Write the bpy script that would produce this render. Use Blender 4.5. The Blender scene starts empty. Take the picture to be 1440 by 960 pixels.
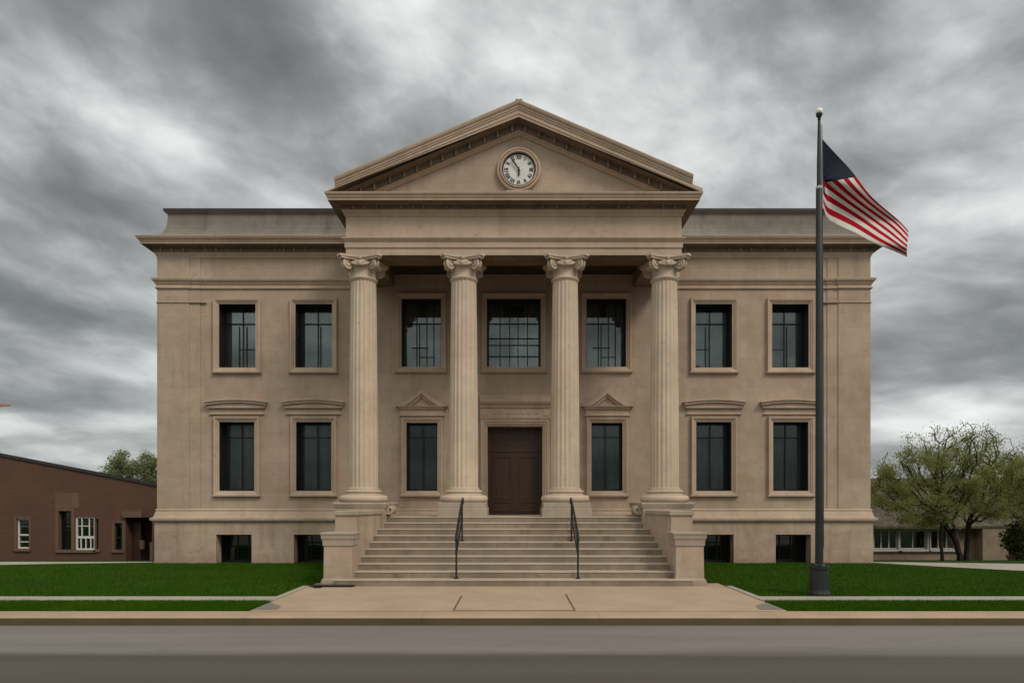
import bpy, bmesh, math, random
import numpy as np
from mathutils import Vector, Matrix

random.seed(7)
rng = np.random.default_rng(7)
sc = bpy.context.scene
COL = sc.collection
R = math.radians

# ------------------------------------------------------------------ camera
EYE, F, PX, PY = 2.0, 960.0, 722.5, 706.0          # eye height, focal (px of a 1440 wide frame), principal point
cam = bpy.data.cameras.new('camera')
cam.sensor_width = 36.0
cam.lens = 24.0
cam.shift_x = -(PX - 720.0) / 1440.0
cam.shift_y = (PY - 480.0) / 1440.0
cam.clip_start, cam.clip_end = 0.1, 6000
cam_o = bpy.data.objects.new('camera', cam)
cam_o.location = (0, 0, EYE)
cam_o.rotation_euler = (R(90), 0, 0)
COL.objects.link(cam_o)
sc.camera = cam_o

def X(px, D): return (px - PX) * D / F
def Z(py, D): return EYE - (py - PY) * D / F

# ------------------------------------------------------------------ view
sc.view_settings.view_transform = 'Standard'
sc.view_settings.look = 'None'
sc.view_settings.exposure = 0.19
sc.view_settings.gamma = 1.0
sc.view_settings.use_curve_mapping = False
sc.cycles.use_denoising = True
sc.cycles.max_bounces = 6
sc.cycles.transparent_max_bounces = 8

# ------------------------------------------------------------------ node helpers
class NT:
    def __init__(s, tree):
        s.t = tree; s.n = tree.nodes; s.l = tree.links
    def node(s, typ, **kw):
        n = s.n.new(typ)
        for k, v in kw.items(): setattr(n, k, v)
        return n
    def put(s, sock, v):
        if v is None: return
        if hasattr(v, 'is_linked') or isinstance(v, bpy.types.NodeSocket): s.l.new(v, sock)
        else:
            if isinstance(v, (tuple, list)) and len(v) == 3 and sock.type == 'RGBA': v = (*v, 1)
            sock.default_value = v
    def math(s, op, a, b=None, c=None, clamp=False):
        n = s.node('ShaderNodeMath', operation=op, use_clamp=clamp)
        s.put(n.inputs[0], a); s.put(n.inputs[1], b); s.put(n.inputs[2], c)
        return n.outputs[0]
    def vmath(s, op, a, b=None):
        n = s.node('ShaderNodeVectorMath', operation=op)
        s.put(n.inputs[0], a)
        if b is not None: s.put(n.inputs[1], b)
        return n.outputs['Value'] if op in ('DOT_PRODUCT', 'LENGTH') else n.outputs[0]
    def comb(s, x, y, z):
        n = s.node('ShaderNodeCombineXYZ')
        for i, v in enumerate((x, y, z)): s.put(n.inputs[i], v)
        return n.outputs[0]
    def sep(s, v):
        n = s.node('ShaderNodeSeparateXYZ'); s.put(n.inputs[0], v); return n.outputs
    def noise(s, vec, scale, detail=4, rough=.5, dist=0.0):
        n = s.node('ShaderNodeTexNoise')
        s.put(n.inputs['Vector'], vec); n.inputs['Scale'].default_value = scale
        n.inputs['Detail'].default_value = detail; n.inputs['Roughness'].default_value = rough
        n.inputs['Distortion'].default_value = dist
        return n.outputs['Fac']
    def mix(s, f, a, b, blend='MIX'):
        n = s.node('ShaderNodeMix', data_type='RGBA', blend_type=blend)
        s.put(n.inputs[0], f); s.put(n.inputs[6], a); s.put(n.inputs[7], b)
        return n.outputs[2]
    def rng(s, v, a, b, c=0.0, d=1.0, smooth=True):
        n = s.node('ShaderNodeMapRange', interpolation_type='SMOOTHSTEP' if smooth else 'LINEAR')
        s.put(n.inputs[0], v)
        for i, q in enumerate((a, b, c, d)): s.put(n.inputs[i + 1], q)
        return n.outputs[0]
    def bump(s, h, strength=.3, dist=.02):
        n = s.node('ShaderNodeBump'); s.put(n.inputs['Height'], h)
        n.inputs['Strength'].default_value = strength; n.inputs['Distance'].default_value = dist
        return n.outputs[0]

# ------------------------------------------------------------------ sun and sky
SUN_EL, SUN_AZ = R(45), math.atan2(0.8, -0.8)
sun_dir = Vector((math.sin(SUN_AZ) * math.cos(SUN_EL), math.cos(SUN_AZ) * math.cos(SUN_EL), math.sin(SUN_EL)))
sl = bpy.data.lights.new('sun', 'SUN')
sl.energy = 1.35
sl.angle = R(16)
sl.color = (1.0, .90, .76)
so = bpy.data.objects.new('sun', sl)
so.rotation_euler = (-sun_dir).to_track_quat('-Z', 'Y').to_euler()
so.location = (8, -14, 22)
COL.objects.link(so)

world = bpy.data.worlds.new('World')
sc.world = world
world.use_nodes = True
W = NT(world.node_tree)
W.n.clear()
d = W.node('ShaderNodeTexCoord').outputs['Generated']
d = W.vmath('NORMALIZE', d)
dx, dy, dz = W.sep(d)

zc = W.math('ADD', W.math('MAXIMUM', dz, 0.0), .30)
p = W.comb(W.math('DIVIDE', dx, zc), W.math('DIVIDE', dy, zc), 0.0)
warp = W.node('ShaderNodeTexNoise'); W.put(warp.inputs['Vector'], p); warp.inputs['Scale'].default_value = 2.2; warp.inputs['Detail'].default_value = 3
wv = W.vmath('SCALE', W.vmath('SUBTRACT', warp.outputs['Color'], (.5, .5, .5))); wv.node.inputs['Scale'].default_value = .30
pw = W.vmath('ADD', p, wv)
rot = W.node('ShaderNodeMapping'); W.put(rot.inputs[0], pw)
rot.inputs['Rotation'].default_value = (0, 0, R(-24)); rot.inputs['Scale'].default_value = (.75, 1.25, 1); rot.inputs['Location'].default_value = (3.1, 7.7, 0)
n1 = W.noise(rot.outputs[0], 2.0, 3.0, .45, .0)
az0 = W.math('ARCTAN2', dx, dy); el0 = W.math('ARCSINE', dz)
ev = W.math('DIVIDE', el0, W.math('ADD', .34, W.math('MULTIPLY', W.math('MAXIMUM', el0, 0.0), .28)))   # banks of cloud flatten towards the horizon
ae = W.comb(W.math('ADD', az0, W.math('MULTIPLY', ev, .35)), W.math('MULTIPLY', ev, 1.15), .37)
n2 = W.noise(ae, 4.9, 6.0, .50, .0)
n3 = W.noise(W.vmath('ADD', ae, wv), 8.5, 4.5, .52, .0)
puff = W.math('SUBTRACT', n3, .5)
val = W.math('ADD', W.math('MULTIPLY', W.math('SUBTRACT', n1, .5), 1.0), W.math('MULTIPLY', W.math('SUBTRACT', n2, .5), 1.75))
val = W.math('ADD', W.math('ADD', val, -.15), W.math('MULTIPLY', puff, .95))
wx, wy, wz = W.sep(wv)
az = W.math('MULTIPLY_ADD', wx, .5, az0)
el = W.math('MULTIPLY_ADD', wy, .42, el0)
def lobe(px, py, sx, sy, ang, amp):                 # one bank of cloud: direction, angular half sizes, tilt, brightness
    global val
    c = Vector(((px - PX) / F, 1.0, (PY - py) / F)).normalized()
    a0, e0 = math.atan2(c.x, c.y), math.asin(c.z)
    u = W.math('SUBTRACT', az, a0); v = W.math('SUBTRACT', el, e0)
    ca, sa = math.cos(R(ang)), math.sin(R(ang))
    ur = W.math('ADD', W.math('MULTIPLY', u, ca * F / sx), W.math('MULTIPLY', v, sa * F / sx))
    vr = W.math('ADD', W.math('MULTIPLY', u, -sa * F / sy), W.math('MULTIPLY', v, ca * F / sy))
    q = W.math('ADD', W.math('MULTIPLY', ur, ur), W.math('MULTIPLY', vr, vr))
    val = W.math('MULTIPLY_ADD', W.math('EXPONENT', W.math('MULTIPLY', q, -.5)), amp * .86, val)
LOBES = [(960, 185, 110, 60, 10, .38), (690, 95, 110, 55, -15, .38), (300, 190, 150, 46, -28, .13), (430, 255, 70, 40, -10, .22), (150, 110, 70, 34, -30, .02),
         (80, 370, 75, 26, -8, .36), (185, 490, 80, 24, -5, .42), (190, 590, 70, 18, 0, .36), (1330, 580, 130, 28, 0, .40), (1240, 330, 60, 50, 0, .15),
         (300, 55, 130, 50, -25, -.42), (420, 120, 90, 34, -25, -.30), (60, 210, 90, 40, -20, -.26), (130, 310, 110, 30, -12, -.44), (70, 440, 90, 22, -5, -.38), (90, 555, 90, 16, 0, -.25),
         (70, 640, 110, 14, 0, -.28), (900, 30, 110, 50, 0, -.22), (1080, 95, 80, 40, 10, -.22), (1230, 60, 110, 60, 0, -.30), (1330, 440, 110, 40, 8, -.55), (1330, 520, 110, 20, 0, -.25)]
for L in LOBES: lobe(*L)
lum = W.rng(val, -1.16, .62, .0, 1.0, False)
ramp = W.node('ShaderNodeValToRGB'); W.put(ramp.inputs[0], lum)
ramp.color_ramp.interpolation = 'B_SPLINE'
cr = ramp.color_ramp.elements
cr[0].position, cr[0].color = 0.0, (.078, .084, .085, 1)
cr[1].position, cr[1].color = 1.0, (.60, .61, .605, 1)
for pos, c in ((.25, (.118, .125, .126)), (.44, (.185, .194, .194)), (.62, (.32, .33, .328)), (.80, (.46, .47, .467))):
    e = ramp.color_ramp.elements.new(pos); e.color = (*c, 1)
# unseen sky overhead and behind the camera brightened and warmed to light the facade
gz = W.rng(dz, .58, .95, 0.0, 1.0)
gb = W.math('MULTIPLY', W.rng(W.math('MULTIPLY', dy, -1.0), -.05, .6), W.rng(dz, .08, .42))
gain = W.math('ADD', 1.0, W.math('ADD', W.math('MULTIPLY', gz, .35), W.math('MULTIPLY', gb, .9)))
low = W.rng(W.math('MULTIPLY', dy, -1.0), .0, .3)
lowdark = W.math('SUBTRACT', 1.0, W.math('MULTIPLY', low, W.math('SUBTRACT', .72, W.rng(dz, .05, .2, 0.0, .72))))  # low sky behind the camera dimmed to darken the window reflections
gain = W.math('MULTIPLY', gain, lowdark)
warm = W.mix(W.math('MULTIPLY', W.math('ADD', gz, gb), .6, clamp=True), (1, 1, 1, 1), (1.06, 1.0, .86, 1))
cl = W.vmath('SCALE', W.vmath('MULTIPLY', ramp.outputs[0], warm)); W.put(cl.node.inputs['Scale'], W.math('MULTIPLY', gain, 1.52))
sky = W.node('ShaderNodeTexSky', sky_type='NISHITA', sun_disc=False)
sky.sun_elevation, sky.sun_rotation = SUN_EL, SUN_AZ
skyc = W.vmath('SCALE', sky.outputs[0]); skyc.node.inputs['Scale'].default_value = .06
cover = W.mix(.95, skyc, cl)
bg = W.node('ShaderNodeBackground'); W.put(bg.inputs[0], cover); bg.inputs[1].default_value = 1.0
W.l.new(bg.outputs[0], W.node('ShaderNodeOutputWorld').inputs[0])

# ------------------------------------------------------------------ materials
def material(name):
    m = bpy.data.materials.new(name); m.use_nodes = True
    N = NT(m.node_tree)
    b = N.n['Principled BSDF']
    return m, N, b

def pos(N): return N.node('ShaderNodeNewGeometry').outputs['Position']

def stone(name, c0, c1, ashlar=.45, rough=.85, stain=.35, row=.46, width=1.15, low_dirt=0.0):
    m, N, b = material(name)
    P = pos(N); x, y, z = N.sep(P)
    big = N.noise(P, .55, 3, .55)
    mid = N.noise(P, 2.3, 5, .6)
    fine = N.noise(P, 26, 3, .6)
    streakv = N.vmath('MULTIPLY', P, (2.6, 2.6, .28))
    streak = N.noise(streakv, 1.3, 4, .6)
    f = N.math('ADD', N.math('MULTIPLY', big, .55), N.math('MULTIPLY', mid, .45))
    col = N.mix(N.rng(f, .34, .66), (*c0, 1), (*c1, 1))
    col = N.mix(N.math('MULTIPLY', N.rng(streak, .5, .78), stain), col, (c0[0] * .55, c0[1] * .53, c0[2] * .5, 1))
    col = N.mix(N.math('MULTIPLY', N.rng(fine, .35, .7), .18), col, (c0[0] * .7, c0[1] * .69, c0[2] * .67, 1))
    patch = N.noise(N.vmath('ADD', P, (11.3, 4.1, 7.7)), .9, 6, .62)
    col = N.mix(N.math('MULTIPLY', N.rng(patch, .52, .66), .40), col, (c1[0] * .72, c1[1] * .70, c1[2] * .67, 1))
    hue = N.noise(N.vmath('ADD', P, (3.7, 8.1, 1.9)), 1.7, 4, .6)
    col = N.mix(N.math('MULTIPLY', N.rng(hue, .5, .66), .55), col, N.mix(1.0, col, (1.06, .98, .95, 1), 'MULTIPLY'))
    col = N.mix(N.math('MULTIPLY', N.rng(hue, .48, .34), .5), col, N.mix(1.0, col, (1.0, 1.0, .86, 1), 'MULTIPLY'))
    spot = N.noise(N.vmath('MULTIPLY', N.vmath('ADD', P, (1.3, 2.2, 9.4)), (1, 1, 1.8)), 3.1, 3, .55)
    col = N.mix(N.math('MULTIPLY', N.rng(spot, .60, .74), .14 + stain * .55), col, (c0[0] * .58, c0[1] * .55, c0[2] * .5, 1))
    h = N.math('ADD', N.math('MULTIPLY', fine, .5), N.math('MULTIPLY', mid, .8))
    if ashlar:
        br = N.node('ShaderNodeTexBrick')
        N.put(br.inputs['Vector'], N.comb(N.math('ADD', x, y), z, 0.0))
        br.inputs['Color1'].default_value = (1, 1, 1, 1); br.inputs['Color2'].default_value = (.80, .79, .78, 1)
        br.inputs['Mortar'].default_value = (.62, .6, .58, 1); br.inputs['Scale'].default_value = 1
        br.inputs['Mortar Size'].default_value = .006; br.inputs['Mortar Smooth'].default_value = .5
        br.inputs['Brick Width'].default_value = width; br.inputs['Row Height'].default_value = row
        col = N.mix(ashlar, col, N.mix(1.0, col, br.outputs[0], 'MULTIPLY'))
        h = N.math('SUBTRACT', h, N.math('MULTIPLY', br.outputs['Fac'], .5))
    if low_dirt:
        g = N.math('MULTIPLY', N.rng(N.math('ADD', z, N.math('MULTIPLY', mid, .7)), .45, .95, 1.0, 0.0), low_dirt)
        col = N.mix(g, col, (c0[0] * .5, c0[1] * .48, c0[2] * .42, 1))
    N.put(b.inputs['Base Color'], col)
    b.inputs['Roughness'].default_value = rough
    b.inputs['Specular IOR Level'].default_value = .25
    N.put(b.inputs['Normal'], N.bump(h, .35, .012))
    return m

def plain(name, c, rough=.6, metal=0.0, var=.15, scale=6.0, bump=.0, spec=.4, stretch=None):
    m, N, b = material(name)
    P = pos(N)
    if stretch: P = N.vmath('MULTIPLY', P, stretch)
    n = N.noise(P, scale, 5, .6)
    N.put(b.inputs['Base Color'], N.mix(N.rng(n, .3, .7), (*[v * (1 - var) for v in c], 1), (*[min(1, v * (1 + var)) for v in c], 1)))
    b.inputs['Roughness'].default_value = rough; b.inputs['Metallic'].default_value = metal
    b.inputs['Specular IOR Level'].default_value = spec
    if bump: N.put(b.inputs['Normal'], N.bump(n, bump, .01))
    return m

M = {}
M['stone'] = stone('limestone_wall', (.385, .298, .232), (.485, .383, .305))
M['base'] = stone('limestone_base', (.385, .302, .236), (.52, .415, .332), ashlar=.5, stain=.5, row=.55, width=1.3, low_dirt=.35)
M['trim'] = stone('limestone_trim', (.43, .33, .254), (.52, .408, .322), ashlar=0, stain=.3)
M['column'] = stone('limestone_column', (.51, .412, .325), (.62, .512, .41), ashlar=0, stain=.22)
M['soffit'] = stone('shaded_limestone', (.15, .112, .076), (.22, .168, .12), ashlar=0, stain=.6)  # shade under cornices and beams painted in as darker stone
M['rib'] = stone('half_shaded_bracket_stone', (.24, .185, .135), (.32, .25, .19), ashlar=0, stain=.6)  # bracket tone between lit trim and the painted soffit shade
M['attic'] = stone('grey_attic_stone', (.165, .150, .132), (.24, .22, .198), ashlar=.25, stain=.55)
M['tread'] = stone('lit_tread_stone', (.40, .335, .268), (.47, .40, .325), ashlar=0, stain=.25)  # lit copy of the step stone: top light put into the colour
M['riser'] = stone('shaded_riser_stone', (.20, .162, .125), (.285, .235, .185), ashlar=0, stain=.6)  # shaded copy of the step stone for the upright faces
M['step'] = stone('step_stone', (.35, .295, .24), (.43, .365, .30), ashlar=0, stain=.4)
M['ceiling'] = plain('shaded_ceiling', (.045, .032, .02), .8, 0, .3, 4, 0, .2)  # porch shade put into the ceiling's dark base colour
M['black'] = plain('black_metal', (.008, .009, .010), .45)
M['iron'] = plain('dark_iron', (.022, .026, .027), .42, .3, .25, 20)
M['pole'] = plain('dark_green_pole_paint', (.016, .020, .020), .42, .1, .2, 5, 0, .5)
M['coping'] = plain('dark_metal_coping', (.03, .03, .03), .5)
M['white'] = plain('white_paint', (.62, .62, .60), .5, 0, .08)
M['globe'] = plain('white_globe', (.88, .88, .87), .3, 0, .02)
M['pale_paint'] = plain('weathered_pale_paint', (.40, .39, .36), .6, 0, .15)
M['clock'] = plain('clock_dial_enamel', (.66, .66, .63), .35, 0, .06, 5)
M['curtain'] = plain('grey_curtain', (.46, .465, .45), .9, 0, .2, 3, 0, .1, (9, 9, .6))
M['dark_room'] = plain('dark_interior', (.03, .03, .03), .9)
M['joint'] = plain('dark_joint', (.10, .085, .065), .9)
M['red_paint'] = plain('faded_red_paint', (.42, .22, .18), .6)

def wood():
    m, N, b = material('dark_door_wood')
    P = N.vmath('MULTIPLY', pos(N), (14, 14, .7))
    n = N.noise(P, 2.2, 6, .6, .5)
    N.put(b.inputs['Base Color'], N.mix(N.rng(n, .3, .7), (.030, .013, .005, 1), (.052, .022, .010, 1)))
    b.inputs['Roughness'].default_value = .5
    N.put(b.inputs['Normal'], N.bump(n, .2, .004))
    return m
M['wood'] = wood()

def glass():
    m, N, b = material('window_glass')
    N.n.remove(b)
    fr = N.node('ShaderNodeFresnel'); fr.inputs[0].default_value = 1.62
    P = pos(N)
    nrm = N.bump(N.noise(P, .9, 1, .5), .02, .02)
    N.put(fr.inputs['Normal'], nrm)
    tr = N.node('ShaderNodeBsdfTransparent'); tr.inputs[0].default_value = (.66, .70, .70, 1)
    gl = N.node('ShaderNodeBsdfGlossy'); gl.inputs['Roughness'].default_value = .015; gl.inputs['Color'].default_value = (.9, 1, 1, 1)
    N.put(gl.inputs['Normal'], nrm)
    mx = N.node('ShaderNodeMixShader')
    N.put(mx.inputs[0], N.math('MULTIPLY', fr.outputs[0], 1.35, clamp=True)); N.l.new(tr.outputs[0], mx.inputs[1]); N.l.new(gl.outputs[0], mx.inputs[2])
    N.l.new(mx.outputs[0], N.n['Material Output'].inputs[0])
    return m
M['glass'] = glass()

def brick():
    m, N, b = material('red_brown_brick')
    P = pos(N); x, y, z = N.sep(P)
    br = N.node('ShaderNodeTexBrick')
    N.put(br.inputs['Vector'], N.comb(N.math('ADD', x, y), z, 0.0))
    br.inputs['Color1'].default_value = (.118, .055, .034, 1); br.inputs['Color2'].default_value = (.098, .047, .030, 1)
    br.inputs['Mortar'].default_value = (.095, .058, .043, 1); br.inputs['Scale'].default_value = 1
    br.inputs['Mortar Size'].default_value = .012; br.inputs['Brick Width'].default_value = .42; br.inputs['Row Height'].default_value = .14
    n = N.noise(P, .5, 5, .6)
    col = N.mix(N.math('MULTIPLY', N.rng(n, .4, .65), .45), br.outputs[0], (.080, .040, .027, 1))
    N.put(b.inputs['Base Color'], col); b.inputs['Roughness'].default_value = .9
    N.put(b.inputs['Normal'], N.bump(N.math('SUBTRACT', 1.0, br.outputs['Fac']), .4, .01))
    return m
M['brick'] = brick()
M['brick_trim'] = stone('brown_stone_trim', (.135, .082, .058), (.175, .112, .082), ashlar=0)
M['house_stone'] = stone('rubble_house_wall', (.21, .16, .12), (.33, .255, .195), ashlar=.5, stain=.4, row=.3, width=.7)
M['house_roof'] = plain('dark_shingle_roof', (.088, .075, .056), .9, 0, .4, 3.0, .4, .2)

def asphalt():
    m, N, b = material('asphalt')
    P = pos(N); x, y, z = N.sep(P)
    n = N.noise(P, 90, 2, .7)
    lane = N.noise(N.vmath('MULTIPLY', P, (.10, 1.1, 1)), 1.2, 5, .6)
    yy = N.math('ADD', y, N.math('MULTIPLY', N.math('SUBTRACT', lane, .5), .5))
    old = N.rng(yy, 8.75, 9.3)
    track = N.rng(N.math('ABSOLUTE', N.math('SUBTRACT', yy, 8.2)), 0.1, .55, .0, 1.0)
    ca = N.mix(N.rng(lane, .35, .65), (.182, .164, .156, 1), (.218, .198, .188, 1))
    cb = N.mix(N.rng(lane, .3, .7), (.062, .053, .047, 1), (.083, .072, .065, 1))
    cb = N.mix(N.math('MULTIPLY', track, .4), N.mix(.5, cb, (.12, .105, .092, 1)), cb)
    col = N.mix(old, cb, ca)
    col = N.mix(N.math('MULTIPLY', N.rng(n, .4, .72), .30), col, (.055, .05, .046, 1))
    sp = N.noise(P, 2.2, 6, .65)
    col = N.mix(N.math('MULTIPLY', N.rng(sp, .56, .7), .22), col, (.07, .06, .052, 1))
    N.put(b.inputs['Base Color'], col); b.inputs['Roughness'].default_value = .82
    b.inputs['Specular IOR Level'].default_value = .3
    N.put(b.inputs['Normal'], N.bump(n, .5, .006))
    return m
M['asphalt'] = asphalt()

def concrete(name, c, joint_x=0.0, stain=.25):
    m, N, b = material(name)
    P = pos(N); x, y, z = N.sep(P)
    n = N.noise(P, 1.1, 6, .62); f = N.noise(P, 60, 3, .7); s2 = N.noise(N.vmath('ADD', P, (5, 9, 2)), .5, 4, .6)
    col = N.mix(N.rng(n, .3, .7), (*[v * .9 for v in c], 1), (*[v * 1.06 for v in c], 1))
    col = N.mix(N.math('MULTIPLY', N.rng(s2, .5, .68), stain), col, (c[0] * .72, c[1] * .69, c[2] * .64, 1))
    col = N.mix(N.math('MULTIPLY', N.rng(f, .45, .75), .22), col, (*[v * .62 for v in c], 1))
    if joint_x:
        fr = N.math('FRACT', N.math('DIVIDE', N.math('ADD', x, 500.3), joint_x))
        j = N.math('GREATER_THAN', N.math('ABSOLUTE', N.math('SUBTRACT', fr, .5)), .5 - .009 / joint_x)
        col = N.mix(N.math('MULTIPLY', j, .30), col, (*[v * .35 for v in c], 1))
    N.put(b.inputs['Base Color'], col); b.inputs['Roughness'].default_value = .88; b.inputs['Specular IOR Level'].default_value = .2
    N.put(b.inputs['Normal'], N.bump(N.math('ADD', f, n), .25, .006))
    return m
M['plaza'] = concrete('tan_concrete', (.42, .318, .232), 0, .18)
M['kerb'] = concrete('kerb_concrete', (.40, .30, .215), 2.9, .3)
M['kerb_face'] = concrete('dark_kerb_face', (.088, .067, .038), 2.9, .5)  # front face much darker than the kerb top
M['walk'] = concrete('grey_walk_concrete', (.36, .33, .29), 1.5, .4)
M['patch'] = concrete('grey_concrete_patch', (.21, .19, .17), 0, .4)

def grassmat(name, a, bcol, scale=1.3):
    m, N, b = material(name)
    P = pos(N)
    n = N.noise(P, scale, 5, .6); f = N.noise(P, 40, 3, .7)
    col = N.mix(N.rng(n, .32, .68), (*a, 1), (*bcol, 1))
    col = N.mix(N.math('MULTIPLY', N.rng(f, .4, .75), .5), col, (a[0] * .45, a[1] * .45, a[2] * .5, 1))
    N.put(b.inputs['Base Color'], col); b.inputs['Roughness'].default_value = .8; b.inputs['Specular IOR Level'].default_value = .1
    N.put(b.inputs['Normal'], N.bump(f, .8, .03))
    return m
M['lawn'] = grassmat('lawn_soil_green', (.016, .042, .002), (.024, .056, .003))
M['blade'] = grassmat('grass_blade', (.034, .103, .001), (.050, .124, .002), .8)

def leafmat(name, a, bcol, trans=.25):
    m, N, b = material(name)
    P = pos(N)
    n = N.noise(P, 1.3, 4, .6); f = N.noise(P, 14, 2, .6)
    col = N.mix(N.rng(n, .35, .65), (*a, 1), (*bcol, 1))
    col = N.mix(N.math('MULTIPLY', N.rng(f, .4, .7), .35), col, (bcol[0] * 1.2, bcol[1] * 1.15, bcol[2] * 1.1, 1))
    N.put(b.inputs['Base Color'], col); b.inputs['Roughness'].default_value = .75; b.inputs['Specular IOR Level'].default_value = .2
    t = N.node('ShaderNodeBsdfTranslucent'); N.put(t.inputs[0], col)
    mx = N.node('ShaderNodeMixShader'); mx.inputs[0].default_value = trans
    N.l.new(b.outputs[0], mx.inputs[1]); N.l.new(t.outputs[0], mx.inputs[2]); N.l.new(mx.outputs[0], N.n['Material Output'].inputs[0])
    return m
M['leaf'] = leafmat('spring_leaves', (.190, .212, .066), (.30, .325, .118), .5)
M['leaf_dark'] = leafmat('dark_leaves', (.038, .052, .016), (.075, .092, .030))
M['leaf_far'] = leafmat('far_leaves', (.19, .215, .105), (.28, .31, .16), .5)
M['bark'] = plain('dark_bark', (.026, .020, .015), .9, 0, .4, 9, .6, .1)

def flagmat(name, c):
    m, N, b = material(name)
    P = pos(N); n = N.noise(P, 3.0, 4, .6)
    col = N.mix(N.rng(n, .3, .7), (*[v * .85 for v in c], 1), (*c, 1))
    N.put(b.inputs['Base Color'], col); b.inputs['Roughness'].default_value = .8; b.inputs['Specular IOR Level'].default_value = .15
    t = N.node('ShaderNodeBsdfTranslucent'); N.put(t.inputs[0], col)
    mx = N.node('ShaderNodeMixShader'); mx.inputs[0].default_value = .3
    N.l.new(b.outputs[0], mx.inputs[1]); N.l.new(t.outputs[0], mx.inputs[2]); N.l.new(mx.outputs[0], N.n['Material Output'].inputs[0])
    return m
M['flag_red'] = flagmat('flag_red', (.50, .004, .020))
M['flag_white'] = flagmat('flag_white', (.82, .80, .77))
M['flag_navy'] = flagmat('flag_navy', (.018, .024, .042))

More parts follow.
